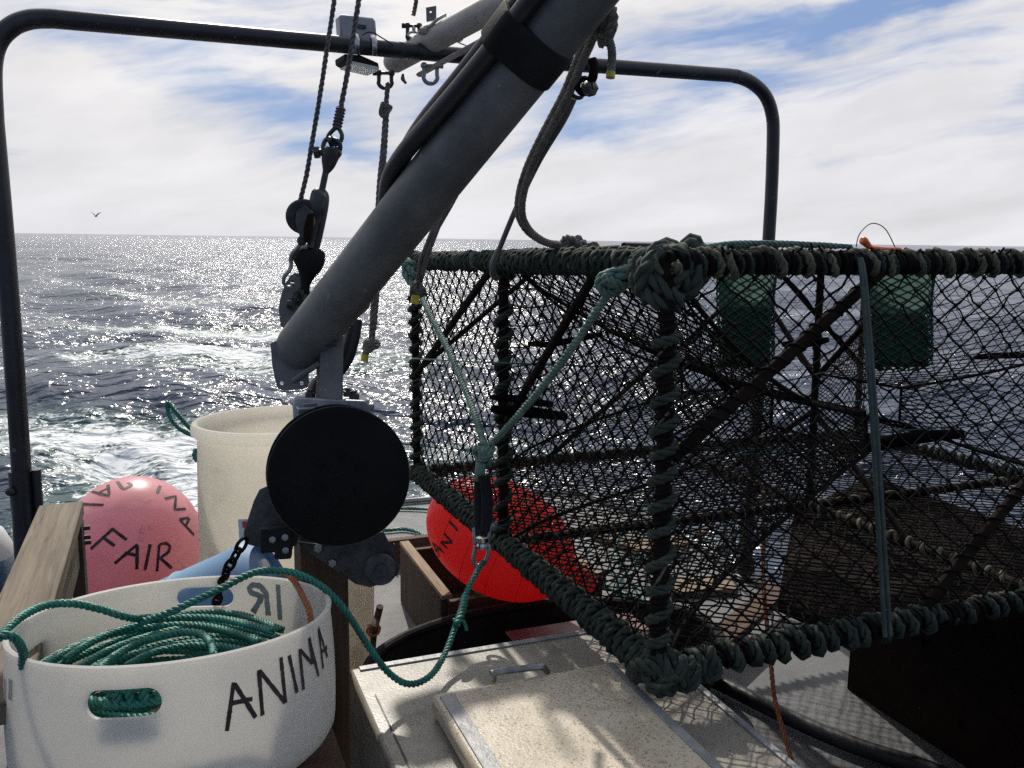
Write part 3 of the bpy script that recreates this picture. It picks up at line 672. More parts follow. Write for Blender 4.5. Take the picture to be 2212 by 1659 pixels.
def hull2(P):
    P = sorted(P); H = []
    for seq in (P, P[::-1]):
        h = []
        for p in seq:
            while len(h) > 1 and (h[-1][0] - h[-2][0]) * (p[1] - h[-2][1]) - (h[-1][1] - h[-2][1]) * (p[0] - h[-2][0]) <= 0: h.pop()
            h.append(p)
        H += h[:-1]
    return H
def band(px, py, half, grow, name):
    c = (arm(px, py, 0, .01) + arm(px, py, 180, .01)) / 2; lf = (arm(px, py, 0, 1) - c).normalized(); tw = (arm(px, py, 90, 1) - c).normalized(); P = []
    for th, R_, r_ in ((0, 0, .0535), (7, .072, RA), (36, .071, RB)):
        t = math.radians(th)
        for k in range(28): a = 2 * math.pi * k / 28; P.append((R_ * math.cos(t) + (r_ + grow) * math.cos(a), R_ * math.sin(t) + (r_ + grow) * math.sin(a)))
    H = hull2(P); n = len(H); vs = []
    for s, q in ((-half, .97), (-half * .92, 1), (half * .92, 1), (half, .97)): vs += [c + AD * s + (lf * x + tw * y) * q for x, y in H]
    fs = [(i * n + k, i * n + (k + 1) % n, (i + 1) * n + (k + 1) % n, (i + 1) * n + k) for i in range(3) for k in range(n)] + [tuple(range(n)), tuple(range(3 * n, 4 * n))]
    MB().add(vs, fs).build(name, M['rubber'], dv, smooth=50)
band(1165, 62 + 58, .034, .0035, 'sleeve')
# hose behind the post
MB().tube(cr([at(766, 690, 1.98), at(760, 730, 1.98), at(746, 775, 1.98), at(720, 810, 1.98), at(700, 820, 1.96), at(685, 835, 1.95), at(676, 862, 1.93)], 6), .018, 12).build('hydraulic_hose', M['hose'], dv)

# ropes hanging on the starboard side of the arm
br = thing('braided_lifting_rope', 'doubled grey braided rope looping from the davit arm down onto the pot', 'rope', at(1240, 532, 2.0))
P1 = [(1296, 40, 1.50), (1286, 70, 1.52), (1257, 134, 1.58), (1228, 205, 1.64), (1184, 288, 1.72), (1150, 358, 1.79), (1131, 416, 1.85), (1128, 464, 1.90), (1145, 499, 1.93), (1178, 523, 1.94), (1215, 532, 1.95), (1240, 531, 1.95)]
m = MB(); m.rope(cr([at(*q) for q in P1], 5), .0088, .016, 4, 5)
m.rope(cr([at(q[0] - 11 + min(i, 6) * .5, q[1] - 3, q[2] + .015) for i, q in enumerate(P1)], 5), .0088, .016, 4, 5); m.build('rope', M['greyrope'], br)
m = MB(); knot(m, at(1241, 530, 1.95), .024, 6, .008, (1.2, 1, .8)); m.build('knot', M['greyrope'], br); m = MB(); knot(m, at(1278, 541, 1.92), .018, 5, .007, (1.4, 1, .7)); m.build('knot', M['greyrope'], br)
m = MB(); m.tube([at(1296, 537, 1.9), at(1315, 536, 1.9)], .0068, 9); m.build('taped_end', M['yellow'], br); m = MB(); m.tube([at(1298, 548, 1.88), at(1318, 546, 1.88)], .0068, 9); m.build('taped_end', M['yellow'], br)
m = MB(); knot(m, at(1310, 52, 1.49), .022, 6, .008, (1, 1, 1.3)); m.rope(cr([at(1300, 62, 1.49), at(1314, 84, 1.49), at(1321, 104, 1.49), at(1322, 134, 1.49), at(1319, 158, 1.49)], 5), .0078, .015, 4)
m.rope(cr([at(1306, 66, 1.49), at(1300, 84, 1.49), at(1303, 98, 1.49)], 4), .009, .016, 4); m.build('stopper_knot', M['greyrope'], br)
MB().tube([at(1319.5, 156, 1.49), at(1318.5, 168, 1.49)], .0080, 10).build('taped_end', M['yellow'], br)
gs = thing('grey_pole_hook', 'thin grey rod hanging from a rusty shackle, its foot hooked over the pot rim', 'rod', at(1080, 560, 2.1))
m = MB(); m.tube(cr([at(1240, 212, 1.66), at(1216, 262, 1.70), at(1164, 348, 1.79), at(1116, 448, 1.92), at(1085, 522, 2.02), at(1072, 556, 2.08)], 5), .0062, 9); m.build('rod', M['galv'], gs)
m = MB(); m.tube(cr([at(1078, 540, 2.05), at(1066, 568, 2.06), at(1064, 590, 2.08), at(1072, 600, 2.12)], 5), .008, 8); m.build('hook', M['galv'], gs)
rs = thing('rusty_shackle', 'dark rusty shackle with toggle hanging under the arm beside the doubled rope', 'shackle', at(1262, 185, 1.62))
m = MB(); m.tube(cr([at(1278, 128, 1.6), at(1283, 146, 1.6), at(1280, 168, 1.6), at(1270, 182, 1.62)], 5), .009, 8); m.ring(at(1262, 186, 1.62), Vector((.2, -1, .1)), .013, .006, 14, 7); m.build('bow', M['rust_frame'], rs)
m = MB(); m.ring(at(1246, 200, 1.64), Vector((.5, -1, .1)), .013, .004, 14, 6, .009); m.tube([at(1258, 188, 1.61), at(1284, 184, 1.6)], .007, 7); m.ball(at(1272, 190, 1.61), .016, n=8, jit=.15); m.build('toggle', M['dark_steel'], rs)
tr = thing('tail_rope', 'thin doubled grey rope hanging from under the davit arm, its knot taped yellow', 'rope', at(904, 628, 1.95))
m = MB(); m.rope([at(1003, 388, 1.82), at(975, 440, 1.84), at(946, 490, 1.87), at(920, 560, 1.91), at(907, 612, 1.95)], .0060, .012, 4); m.rope([at(996, 384, 1.83), at(966, 440, 1.85), at(934, 500, 1.88), at(908, 566, 1.92), at(902, 612, 1.95)], .0060, .012, 4); m.build('rope', M['greyrope'], tr)
m = MB(); knot(m, at(904, 628, 1.94), .018, 5, .006); m.build('knot', M['greyrope'], tr)
MB().tube([at(898, 638, 1.93), at(896, 656, 1.93)], .0095, 10).build('taped_end', M['yellow'], tr)

# ------------------------------------------------------------------ timber post with the pot hauler on it
pw = at(690, 1180, 1.87); pb = Vector((pw.x + .012, pw.y - .02, 0)); ptop = at(716, 905, 1.88)
pc = Vector((pw.x, pw.y, 0))
tag(MB().box(uv(pc.dot(U) + .002, pc.dot(V), .455), U * .049, V * .049, Z * .455).build('timber_post', M['wood_dk'], bevel=.004), 'dark timber post that carries the pot hauler and davit', 'post')  # dark tone holds the shade the post stands in
ptz = .91
ht = thing('pot_hauler', 'pot hauler with a big black round plate on the timber post', 'hauler', at(733, 1170, 1.8))
m = MB(); c0 = at(716, 876, 1.86); H2 = .024
m.prism([at(*q, 1.80) for q in [(633, 880), (636, 862), (642, 859), (790, 866), (799, 874), (804, 915), (792, 925), (760, 900), (680, 900), (655, 930), (637, 935)]], V * .012); m.build('bracket', M['steel'], ht, bevel=.004)
MB().box(at(716, 872, 1.86), U * .078, V * .062, Z * .006).build('bracket_top', M['steel'], ht, bevel=.003)
rn = ray(733, 1028); rn = Vector((rn.x, rn.y, rn.z * .55)).normalized()
dc = at(733, 1029, 1.70)
MB().lathe([(.0, -.002), (.125, -.002), (.1335, .002), (.1345, .006), (.128, .010), (0, .012)], dc, rn, 64).build('front_plate', M['sheave'], ht)
MB().ring(dc + rn * .004, rn, .1342, .0016, 72, 5).build('worn_lit_rim', M['dark_steel'], ht)  # paler steel ring for the worn edge and the light it catches
MB().lathe([(.0, .012), (.085, .013), (.085, .035), (.0, .036)], dc, rn, 40).build('hub', M['dark_steel'], ht)
MB().lathe([(.0, .034), (.132, .030), (.1335, .034), (.132, .040), (0, .042)], dc + Vector((-.006, 0, .004)), rn, 64).build('rear_plate', M['sheave'], ht)
ru = rn.cross(Z).normalized(); rv = ru.cross(rn)
for i in range(6):
    a = i * math.pi / 3 + .4; p = dc + (ru * math.cos(a) + rv * math.sin(a)) * .045
    MB().lathe([(.0075, 0), (.0075, -.006), (0, -.0065)], p, rn, 6).build('bolt', M['sheave'], ht)
MB().prism([at(*q, 1.755) for q in [(600, 1040), (578, 1050), (560, 1058), (548, 1082), (526, 1150), (527, 1166), (534, 1176), (560, 1183), (590, 1184), (640, 1180), (660, 1120)]], rn * .008).build('lever_plate', M['dark_steel'], ht, bevel=.002)
vb = MB(); vb.box(at(598, 1163, 1.72), ru * .030, rn * .02, rv * .024); vb.box(at(612, 1185, 1.72), ru * .016, rn * .018, rv * .018); vb.build('valve_block', M['rubber'], ht, bevel=.004)
for x, y in ((589, 1165), (616, 1160), (617, 1188)):
    MB().lathe([(.0068, .003), (.0068, -.006), (.004, -.007), (0, -.007)], at(x, y, 1.70), rn, 6).build('bolt', M['steel'], ht)
MB().prism([at(*q, 1.765) for q in [(640, 1170), (666, 1193), (716, 1226), (768, 1262), (800, 1269), (838, 1258), (860, 1242), (864, 1228), (850, 1190), (828, 1148), (790, 1160), (720, 1180)]], rn * .010).build('side_plate', M['dark_steel'], ht, bevel=.002)
MB().lathe([(.0, -.022), (.012, -.022), (.013, -.014), (.028, -.014), (.032, -.008), (.030, .0), (.0, .0)], at(822, 1228, 1.755), rn, 28).build('roller', M['dark_steel'], ht)
for x, y in ((687, 1184), (718, 1216)):
    MB().lathe([(.008, .002), (.008, -.006), (0, -.007)], at(x, y, 1.757), rn, 6).build('bolt', M['steel'], ht)

# chain from the lever plate
ch = MB(); cp = resample(cr([at(527, 1168, 1.75), at(513, 1193, 1.75), at(500, 1214, 1.75), at(487, 1240, 1.76), at(478, 1262, 1.79), at(470, 1290, 1.83), at(466, 1340, 1.86)], 6), .0215)
for i in range(len(cp) - 1):
    d = (cp[i + 1] - cp[i]).normalized(); k = d.orthogonal().normalized(); k = (k if i % 2 else d.cross(k)); ch.ring((cp[i] + cp[i + 1]) / 2, k, .0165, .0036, 14, 6, .0092, d)
tag(ch.build('chain', M['rust_frame']), 'rusty chain hanging from the hauler down behind the white tub', 'chain')

# ------------------------------------------------------------------ the steel-framed fish pot
CA, CB = 1.44, None
yaw = .379
PA = Vector((math.cos(yaw), math.sin(yaw), .001)).normalized(); PB = Vector((-math.sin(yaw), math.cos(yaw), -.025)).normalized(); PN = PA.cross(PB)
P0 = Vector((.27, 1.556, 1.4645)) - PN * .75
LA, LB, LH = 2.0, 1.66, .75
def pp(a, b, h): return P0 + PA * a + PB * b + PN * h
pot = thing('fish_pot', 'big steel-framed fish pot with black netting, lashed with old green rope', 'fish pot', pp(LA / 2, LB / 2, 0))
def bar(p, q, r, name='frame_bar', mat='rust_frame', bow=0.0, n=10):
    p, q = Vector(p), Vector(q); mid = (p + q) / 2 + Vector((0, 0, -bow))
    return MB().tube(cr([p, mid, q], 6), r, n).build(name, M[mat], pot)
E8 = {'nb': (pp(0, 0, 0), pp(0, LB, 0)), 'nt': (pp(0, 0, LH), pp(0, LB, LH)), 'fb': (pp(0, 0, 0), pp(LA, 0, 0)), 'ft': (pp(0, 0, LH), pp(LA, 0, LH)),
      'kb': (pp(0, LB, 0), pp(LA, LB, 0)), 'kt': (pp(0, LB, LH), pp(LA, LB, LH)), 'rb': (pp(LA, 0, 0), pp(LA, LB, 0)), 'rt': (pp(LA, 0, LH), pp(LA, LB, LH))}
for k, (p, q) in E8.items(): bar(p, q, .0145)
MH = .80                                           # middle uprights of the ends
ups = {'n': (0, 0), 'm': (0, MH), 'l': (0, LB), 'r0': (LA, 0), 'rm': (LA, MH), 'r1': (LA, LB), 'c0': (1.02, 0), 'cm': (1.02, MH), 'c1': (1.02, LB)}
for k, (a, b) in ups.items(): bar(pp(a, b, 0), pp(a, b, LH), .0135 if k != 'cm' else .011, 'frame_post')
bar(pp(1.02, 0, 0), pp(1.02, LB, 0), .012); bar(pp(1.02, 0, LH), pp(1.02, LB, LH), .011); bar(pp(0, MH, 0), pp(LA, MH, 0), .011); bar(pp(0, MH, LH), pp(LA, MH, LH), .010)
# corner braces
for p, q, r in ((pp(0, MH - .03, .34), pp(0, .25, LH), .010), (pp(0, LB - .02, .36), pp(0, MH + .05, LH), .0105), (pp(.02, 0, .40), pp(.50, 0, LH), .0125), (pp(.62, 0, 0), pp(1.02, 0, .36), .012),
                (pp(1.02, .42, LH), pp(1.02, MH, .40), .009), (pp(1.02, 1.2, LH), pp(1.02, MH, .40), .009), (pp(1.02, MH, .30), pp(1.02, .4, 0), .009), (pp(1.02, MH, .30), pp(1.02, 1.25, 0), .009),
                (pp(.50, LB, 0), pp(.98, LB, .36), .010), (pp(1.02, LB, .36), pp(1.5, LB, LH), .010), (pp(1.5, LB, LH), pp(LA, LB, .3), .010), (pp(.0, LB, .36), pp(.5, LB, LH), .009), (pp(LA, MH, .4), pp(LA, .3, LH), .010)):
    bar(p, q, r, 'brace')
# rope wound on the bars
def wrapped(p, q, R, r, pitch, mat='wrap', **k): MB().wrap(p, q, R, r, pitch, **k).build('rope_wrapping', M[mat], pot, smooth=180)
p, q = E8['nb']; wrapped(p, q, .0235, .0135, .0330, laid=True, jit=.3)
wrapped(p, q, .0185, .0045, .085, 'wrap_light', jit=.4, ph=2.0)
p, q = E8['nt']; wrapped(p, q, .0215, .0115, .033, laid=True, jit=.3); wrapped(p, q, .0205, .0060, .066, 'wrap_light', jit=.5)
wrapped(pp(0, 0, .04), pp(0, 0, .66), .0195, .0105, .050, jit=.25, laid=True); wrapped(pp(0, 0, .02), pp(0, 0, .68), .0150, .0035, .013, 'twine', jit=.9); wrapped(pp(0, 0, .02), pp(0, 0, .7), .0155, .0030, .11, 'wrap_light', jit=.45)
wrapped(pp(0, MH, .02), pp(0, MH, .70), .0190, .0105, .062, jit=.2, laid=True); wrapped(pp(0, MH, 0), pp(0, MH, .72), .016, .0025, .05, jit=.45)
wrapped(pp(0, LB, 0), pp(0, LB, .72), .0190, .0110, .047, jit=.25, laid=True); wrapped(pp(0, LB, .1), pp(0, LB, .7), .02, .003, .09, 'wrap_light', jit=.4)
p, q = E8['ft']; wrapped(p, q, .0225, .0095, .070, 'wrap_light', jit=.45, laid=True); wrapped(p, q, .0200, .0035, .0085, 'twine', jit=1.4); wrapped(p, q, .0185, .0040, .013, 'twine', jit=1.2); wrapped(p, q, .0200, .0060, .043, 'wrap', jit=.6, laid=True)
p, q = E8['fb']; wrapped(p, p + (q - p) * .36, .0225, .0135, .040, laid=True); wrapped(p + (q - p) * .36, q, .0200, .0095, .052, laid=True, jit=.4); wrapped(p, q, .0185, .005, .024, 'twine', jit=.5)
p, q = pp(0, MH, LH), pp(LA, MH, LH); wrapped(p, q, .016, .0095, .033, jit=.35, laid=True)  # wrapping added on the middle top bar for its wavy shadow on the lid
p, q = E8['kb']; wrapped(p, q, .019, .008, .034, jit=.4); p, q = E8['kt']; wrapped(p, q, .019, .0085, .034, jit=.4, laid=True); p, q = E8['rb']; wrapped(p, q, .020, .009, .036, jit=.4)
p, q = pp(1.02, 0, 0), pp(1.02, LB, 0); wrapped(p, q, .0145, .0055, .040, 'wrap_light', jit=.5); p, q = pp(0, MH, 0), pp(LA, MH, 0); wrapped(p, q, .0135, .004, .055, 'wrap_light', jit=.6); wrapped(p, q, .0125, .0025, .03, 'twine', jit=.6)
for (a, b) in ((pp(.02, 0, .40), pp(.50, 0, LH)), (pp(.62, 0, 0), pp(1.02, 0, .36))): wrapped(a, b, .0135, .0022, .036, 'twine', jit=.4)
wrapped(pp(1.02, MH, 0), pp(1.02, MH, LH), .0125, .002, .05, 'twine', jit=.5); wrapped(pp(1.02, 0, 0), pp(1.02, 0, LH), .016, .007, .08, jit=.3)
SH = sdir / sdir.z  # cords added to cast a fan of shadow onto the lid
j_ = atz(1392, 1562, .665) + SH * (pp(1, MH, LH).z - .665); ja = .48
for da, b1 in ((-.02, .10), (.10, .12), (.34, .12), (-.26, .16), (-.40, .30)):
    MB().rope([pp(ja, MH - .02, LH - .012), pp(ja + da * .6, MH * .5 + b1 * .5, LH - .022), pp(ja + da, b1, LH - .02)], .0062, .022).build('shadow_cord', M['wrap'], pot, smooth=180)
# big knots at the corners
m = MB(); knot(m, at(1438, 596, 1.585), .055, 12, .0165, (1.05, .8, .95)); knot(m, at(1490, 578, 1.61), .041, 9, .0150, (.75, .8, 1.15)); knot(m, at(1395, 572, 1.62), .026, 5, .012); m.rope(cr([at(1462, 570, 1.6), at(1468, 540, 1.6), at(1478, 530, 1.62), at(1488, 545, 1.62), at(1492, 570, 1.62)], 5), .011)
m.rope(cr([at(1400, 560, 1.58), at(1440, 566, 1.555), at(1470, 590, 1.55), at(1484, 620, 1.56)], 5), .015); m.rope(cr([at(1392, 590, 1.57), at(1420, 610, 1.545), at(1455, 640, 1.545), at(1470, 650, 1.56)], 5), .015); m.rope(cr([at(1392, 622, 1.57), at(1412, 648, 1.55), at(1440, 662, 1.55), at(1462, 664, 1.57)], 5), .014)
m.build('corner_knot', M['knot'], pot, smooth=180)
m = MB(); knot(m, pp(0, 0, 0) + Vector((.0, 0, .0)), .044, 8, .0135, (1, 1, .9)); knot(m, pp(.05, 0, -.012), .034, 6, .013); knot(m, pp(0, .05, -.008), .034, 6, .013); knot(m, pp(.10, 0, -.004), .028, 5, .012); m.build('corner_knot', M['wrap'], pot, smooth=180)
m = MB(); knot(m, pp(0, LB, LH), .034, 6, .011); m.build('corner_knot', M['wrap'], pot, smooth=180)
m = MB(); knot(m, pp(0, MH, LH - .01), .034, 6, .011, (1, 1, 1.2)); m.build('corner_knot', M['wrap'], pot, smooth=180)
m = MB(); knot(m, pp(0, LB, .0), .032, 6, .011); m.build('corner_knot', M['wrap'], pot, smooth=180)
# little tufts of twine on the near rail
m = MB()
for i in range(150):
    a = rnd.uniform(.1, 1.9); p = pp(a, rnd.uniform(-.024, .02), LH + rnd.uniform(.012, .020)); d = Vector((rnd.uniform(-1, 1), rnd.uniform(-1, 1), rnd.uniform(.1, 1))).normalized()
    m.tube([p, p + d * rnd.uniform(.008, .02)], .0028, 4)
m.build('twine_ends', M['twine'], pot)['kind'] = 'stuff'

def net(S, nu, nv, r, jit=.12, knot_r=2.1, bw=.05):
    """diamond mesh over the patch S(s, t)"""
    m = MB(); node = {}
    e = 1e-3
    def pos(i, j):
        if (i, j) not in node:
            s = i / nu; t = j / nv
            if 0 < i < nu: s += rnd.uniform(-jit, jit) / nu
            if 0 < j < nv: t += rnd.uniform(-jit, jit) / nv
            node[i, j] = Vector(S(min(max(s, 0), 1), min(max(t, 0), 1)))
        return node[i, j]
    seg = []
    for i in range(nu + 1):
        for j in range(nv + 1):
            if (i + j) % 2: continue
            for dj in (1, -1):
                if i < nu and 0 <= j + dj <= nv: seg.append((i, j, i + 1, j + dj))
    for (i, j, k, l) in seg:
        p, q = pos(i, j), pos(k, l); L = (q - p).length
        if L < 1e-5: continue
        bow = Vector((rnd.uniform(-1, 1), rnd.uniform(-1, 1), rnd.uniform(-1.4, .6))) * L * bw
        m.tube([p, p * .5 + q * .5 + bow, q], r * rnd.uniform(.85, 1.15), 4, cap=False)
    if knot_r:
        for p in node.values():
            a = r * knot_r; m.add([p + X1 * a, p - X1 * a, p + Vector((0, a, 0)), p - Vector((0, a, 0)), p + Z * a, p - Z * a], [(0, 2, 4), (2, 1, 4), (1, 3, 4), (3, 0, 4), (2, 0, 5), (1, 2, 5), (3, 1, 5), (0, 3, 5)])
    return m
def sagf(s, t, k): return k * math.sin(math.pi * s) * math.sin(math.pi * t)
def netp(S, nu, nv, r, name='netting', mat='twine', **k): return net(S, nu, nv, r, **k).build(name, M[mat], pot, smooth=180)
netp(lambda s, t: pp(LA * s, sagf(s, t, .03) - .004, LH * t), 56, 26, .0022, jit=.12, knot_r=2.3, bw=.09)                                    # near side
netp(lambda s, t: pp(.004 + sagf(s, t, .03), LB * s, LH * t), 50, 24, .0022, jit=.08, knot_r=2.3, bw=.06)                                      # port end
netp(lambda s, t: pp(LA * s, LB - sagf(s, t, .05), LH * t), 46, 20, .0016, jit=.10)                                       # far side
netp(lambda s, t: pp(LA - sagf(s, t, .04), LB * s, LH * t), 40, 18, .0018, jit=.12)                                       # starboard end
netp(lambda s, t: pp(LA * s, LB * t, .004 - sagf(s, t, .02)), 88, 76, .0021, jit=.35)                                     # floor
netp(lambda s, t: pp(LA * s, LB * t, LH - sagf(s, t, .035)), 36, 30, .0015, jit=.15)                                      # top
# funnel entrances: mouth on a wall, throat in the middle of the pot
def funnel(mouth, throat, nu, nv, r, pw=.55, twist=0.0):
    """mouth, throat: rings of four corners; the net draws in fast, then runs slack"""
    def edge(c, s):
        s = (s % 1.0) * 4; k = int(s) % 4; f = s - int(s); return c[k] * (1 - f) + c[(k + 1) % 4] * f
    def S(s, t):
        a, b = edge(mouth, s), edge(throat, s); mc = sum(mouth, Vector()) / 4; q = t ** .75; w = t ** pw
        ctr = mc * (1 - q) + (sum(throat, Vector()) / 4) * q
        return ctr + (a - mc) * (1 - w) + (b - sum(throat, Vector()) / 4) * w + Vector((0, 0, -.05 * math.sin(math.pi * t) * (.5 + .5 * math.sin(9 * s))))
    o = netp(S, nu, nv, r, 'funnel', jit=.14, knot_r=1.7)
    for k in range(4): MB().tube([S(k / 4 + .0001, t) for t in np.linspace(0, 1, 26)], r * 3.0, 6).build('funnel_seam', M['twine'], pot)
    MB().tube([S(k / 40, 1.0) for k in range(40)], r * 2.6, 6, closed=True).build('funnel_ring', M['strap'], pot)
    return o
tc_ = pp(.80, .52, .33)
th_ = [tc_ + PB * .20 + PN * .05, tc_ - PB * .16 + PN * .05, tc_ - PB * .18 - PN * .05, tc_ + PB * .20 - PN * .05]
funnel([pp(.01, MH, LH), pp(.01, .0, LH), pp(.01, .0, 0.0), pp(.01, MH, 0.0)], th_, 108, 44, .0018)
tc2 = pp(1.15, .75, .34); th2 = [tc2 - PB * .16 + PN * .05, tc2 + PB * .20 + PN * .05, tc2 + PB * .20 - PN * .05, tc2 - PB * .16 - PN * .05]
funnel([pp(LA, .0, LH), pp(LA, LB, LH), pp(LA, LB, 0), pp(LA, 0, 0)], th2, 80, 26, .0016)
tc3 = pp(.95, 1.15, .36); th3 = [tc3 + PA * .12 + PN * .04, tc3 - PA * .18 + PN * .04, tc3 - PA * .18 - PN * .04, tc3 + PA * .12 - PN * .04]
funnel([pp(1.02, LB, LH), pp(.35, LB, LH), pp(.35, LB, 0), pp(1.02, LB, 0)], th3, 72, 26, .0018)
# thin lacing lines
m = MB()
for pts in ([(890, 774, 2.9), (1060, 783, 2.25), (1420, 796, 2.3)], [(1300, 962, 2.3), (1768, 973, 2.3)], [(1480, 892, 2.3), (1681, 884, 2.3), (1873, 864, 2.4), (2150, 842, 2.6)], [(1412, 999, 1.9), (1560, 985, 2.2), (1768, 973, 2.4)],
            [(1700, 958, 2.4), (1873, 938, 2.4), (2230, 905, 2.5)], [(1196, 580, 3.1), (1192, 780, 3.1), (1190, 1040, 3.1)], [(1216, 870, 2.4), (1450, 872, 2.4), (1800, 800, 2.6)]):
    m.tube(cr([at(*q) for q in pts], 8), .0022, 5)
m.build('lacing_line', M['greenline'], pot)
# black rubber throat straps
def strap(pts, w, th=.006):
    P = cr([at(*q) for q in pts], 6); N = len(P); m = MB(); m.tube(P, [w * (.35 + .65 * math.sin(math.pi * min(max((i + .6) / (N + .2), 0), 1)) ** .5) for i in range(N)], 12); return m
for pts, w in (([(1060, 858, 2.25), (1120, 862, 2.2), (1150, 868, 2.2), (1195, 874, 2.2)], .0105), ([(1062, 884, 2.22), (1110, 888, 2.2), (1160, 892, 2.2), (1226, 900, 2.2)], .0145), ([(1140, 742, 2.4), (1185, 744, 2.4), (1240, 734, 2.4), (1302, 722, 2.4)], .0088),
               ([(1790, 975, 2.3), (1860, 966, 2.3), (1960, 948, 2.3), (2080, 936, 2.3)], .0185), ([(2105, 772, 2.7), (2160, 768, 2.7), (2230, 768, 2.7)], .010), ([(1690, 744, 2.6), (1740, 742, 2.6), (1790, 734, 2.6)], .012), ([(1480, 770, 2.2), (1530, 800, 2.2), (1580, 850, 2.25)], .012)):
    strap(pts, w).build('rubber_strap', M['strap'], pot)
# rope bridle on the port end
m = MB(); m.rope(cr([at(905, 628, 2.80), at(925, 672, 2.66), at(975, 770, 2.45), at(1020, 880, 2.25), at(1046, 962, 2.10)], 6), .0095, .034)
m.rope(cr([at(1352, 588, 1.66), at(1310, 640, 1.70), at(1240, 745, 1.78), at(1160, 850, 1.90), at(1090, 930, 2.02), at(1052, 966, 2.10)], 6), .0090, .034)
m.build('bridle', M['teal'], pot, smooth=180)
m = MB(); knot(m, at(1046, 982, 2.08), .026, 7, .0085, (.9, .9, 1.3)); m.tube([at(1040, 1000, 2.07), at(1034, 1040, 2.07)], .013, 9); m.build('bridle_knot', M['teal'], pot, smooth=180)
m = MB(); knot(m, at(1322, 606, 1.67), .025, 7, .0085, (1.2, 1, 1)); m.rope(cr([at(1335, 598, 1.66), at(1375, 570, 1.63), at(1400, 560, 1.62)], 4), .015); m.build('bridle_knot', M['teal'], pot, smooth=180)
m = MB(); m.rope(cr([at(880, 560, 2.88), at(876, 590, 2.86), at(890, 612, 2.84), at(906, 630, 2.80)], 5), .014); m.rope(cr([at(872, 548, 2.9), at(885, 580, 2.84), at(900, 600, 2.84)], 5), .011); knot(m, at(884, 572, 2.86), .022, 5, .010); m.build('bridle_knot', M['teal'], pot, smooth=180)
# doubled lashing strap across the near side
m = MB(); s1 = [at(1856, 556, 1.66), at(1864, 620, 1.66), at(1884, 900, 1.70), at(1898, 1150, 1.76), at(1912, 1375, 1.80)]
m.tube(cr(s1, 8), .0062, 8, flat=.6); m.build('lashing_rope', M['lash'], pot)
m = MB().tube(cr([p + PA * (.004 + .010 * min(1, i * .3)) for i, p in enumerate(s1)], 8), .0062, 8, flat=.6); m.build('lashing_rope', M['lash'], pot)

# small gear lying on top of the pot
line3('tag_line', 'pale green line lying along the top rail of the pot', cr([pp(.085, .02, LH + .026), pp(.15, .03, LH + .034), pp(.25, .035, LH + .036), pp(.34, .03, LH + .034), pp(.42, .02, LH + .030)], 6), .0055, M['teal'], 'line')
line3('tag_line', 'second pale green line beside the first along the top rail', cr([pp(.10, .035, LH + .026), pp(.18, .045, LH + .030), pp(.28, .05, LH + .032), pp(.40, .04, LH + .030)], 6), .0050, M['teal'], 'line')
tg = thing('orange_tag', 'orange plastic tie with a knob on the top rail of the pot', 'tag', pp(.44, 0, LH + .03))
MB().tube(cr([pp(.45, 0, LH + .028), pp(.49, .005, LH + .026), pp(.53, .01, LH + .026)], 4), .0042, 8).build('strip', M['orange_tag'], tg)
m = MB(); m.tube(cr([pp(.424, 0, LH + .043), pp(.432, 0, LH + .040), pp(.442, 0, LH + .032), pp(.452, 0, LH + .028)], 3), [.005, .008, .0085, .008, .007, .007, .006, .005, .004, .004], 8); m.build('knob', M['orange_tag'], tg)
tag(MB().tube(cr([pp(.44, .03, LH + .03), pp(.447, .03, LH + .056), pp(.475, .03, LH + .076), pp(.51, .03, LH + .066), pp(.54, .03, LH + .028)], 7), .0011, 5).build('wire_loop', M['dark_steel']), 'thin wire loop standing up from the top rail of the pot', 'wire loop')
tag(MB().tube(cr([at(1338, 545, 1.82), at(1350, 550, 1.82), at(1366, 546, 1.82)], 4), [.004, .005, .007, .008, .009, .008, .007, .006, .005], 9).build('black_toggle', M['rubber']), 'small black toggle beside the knots on the top rail', 'toggle')
tag(MB().tube([pp(.02, .2, LH + .03), pp(.50, .35, LH + .028)], .008, 8).build('black_rod', M['rubber']), 'black rod lying on the top netting of the pot', 'rod')

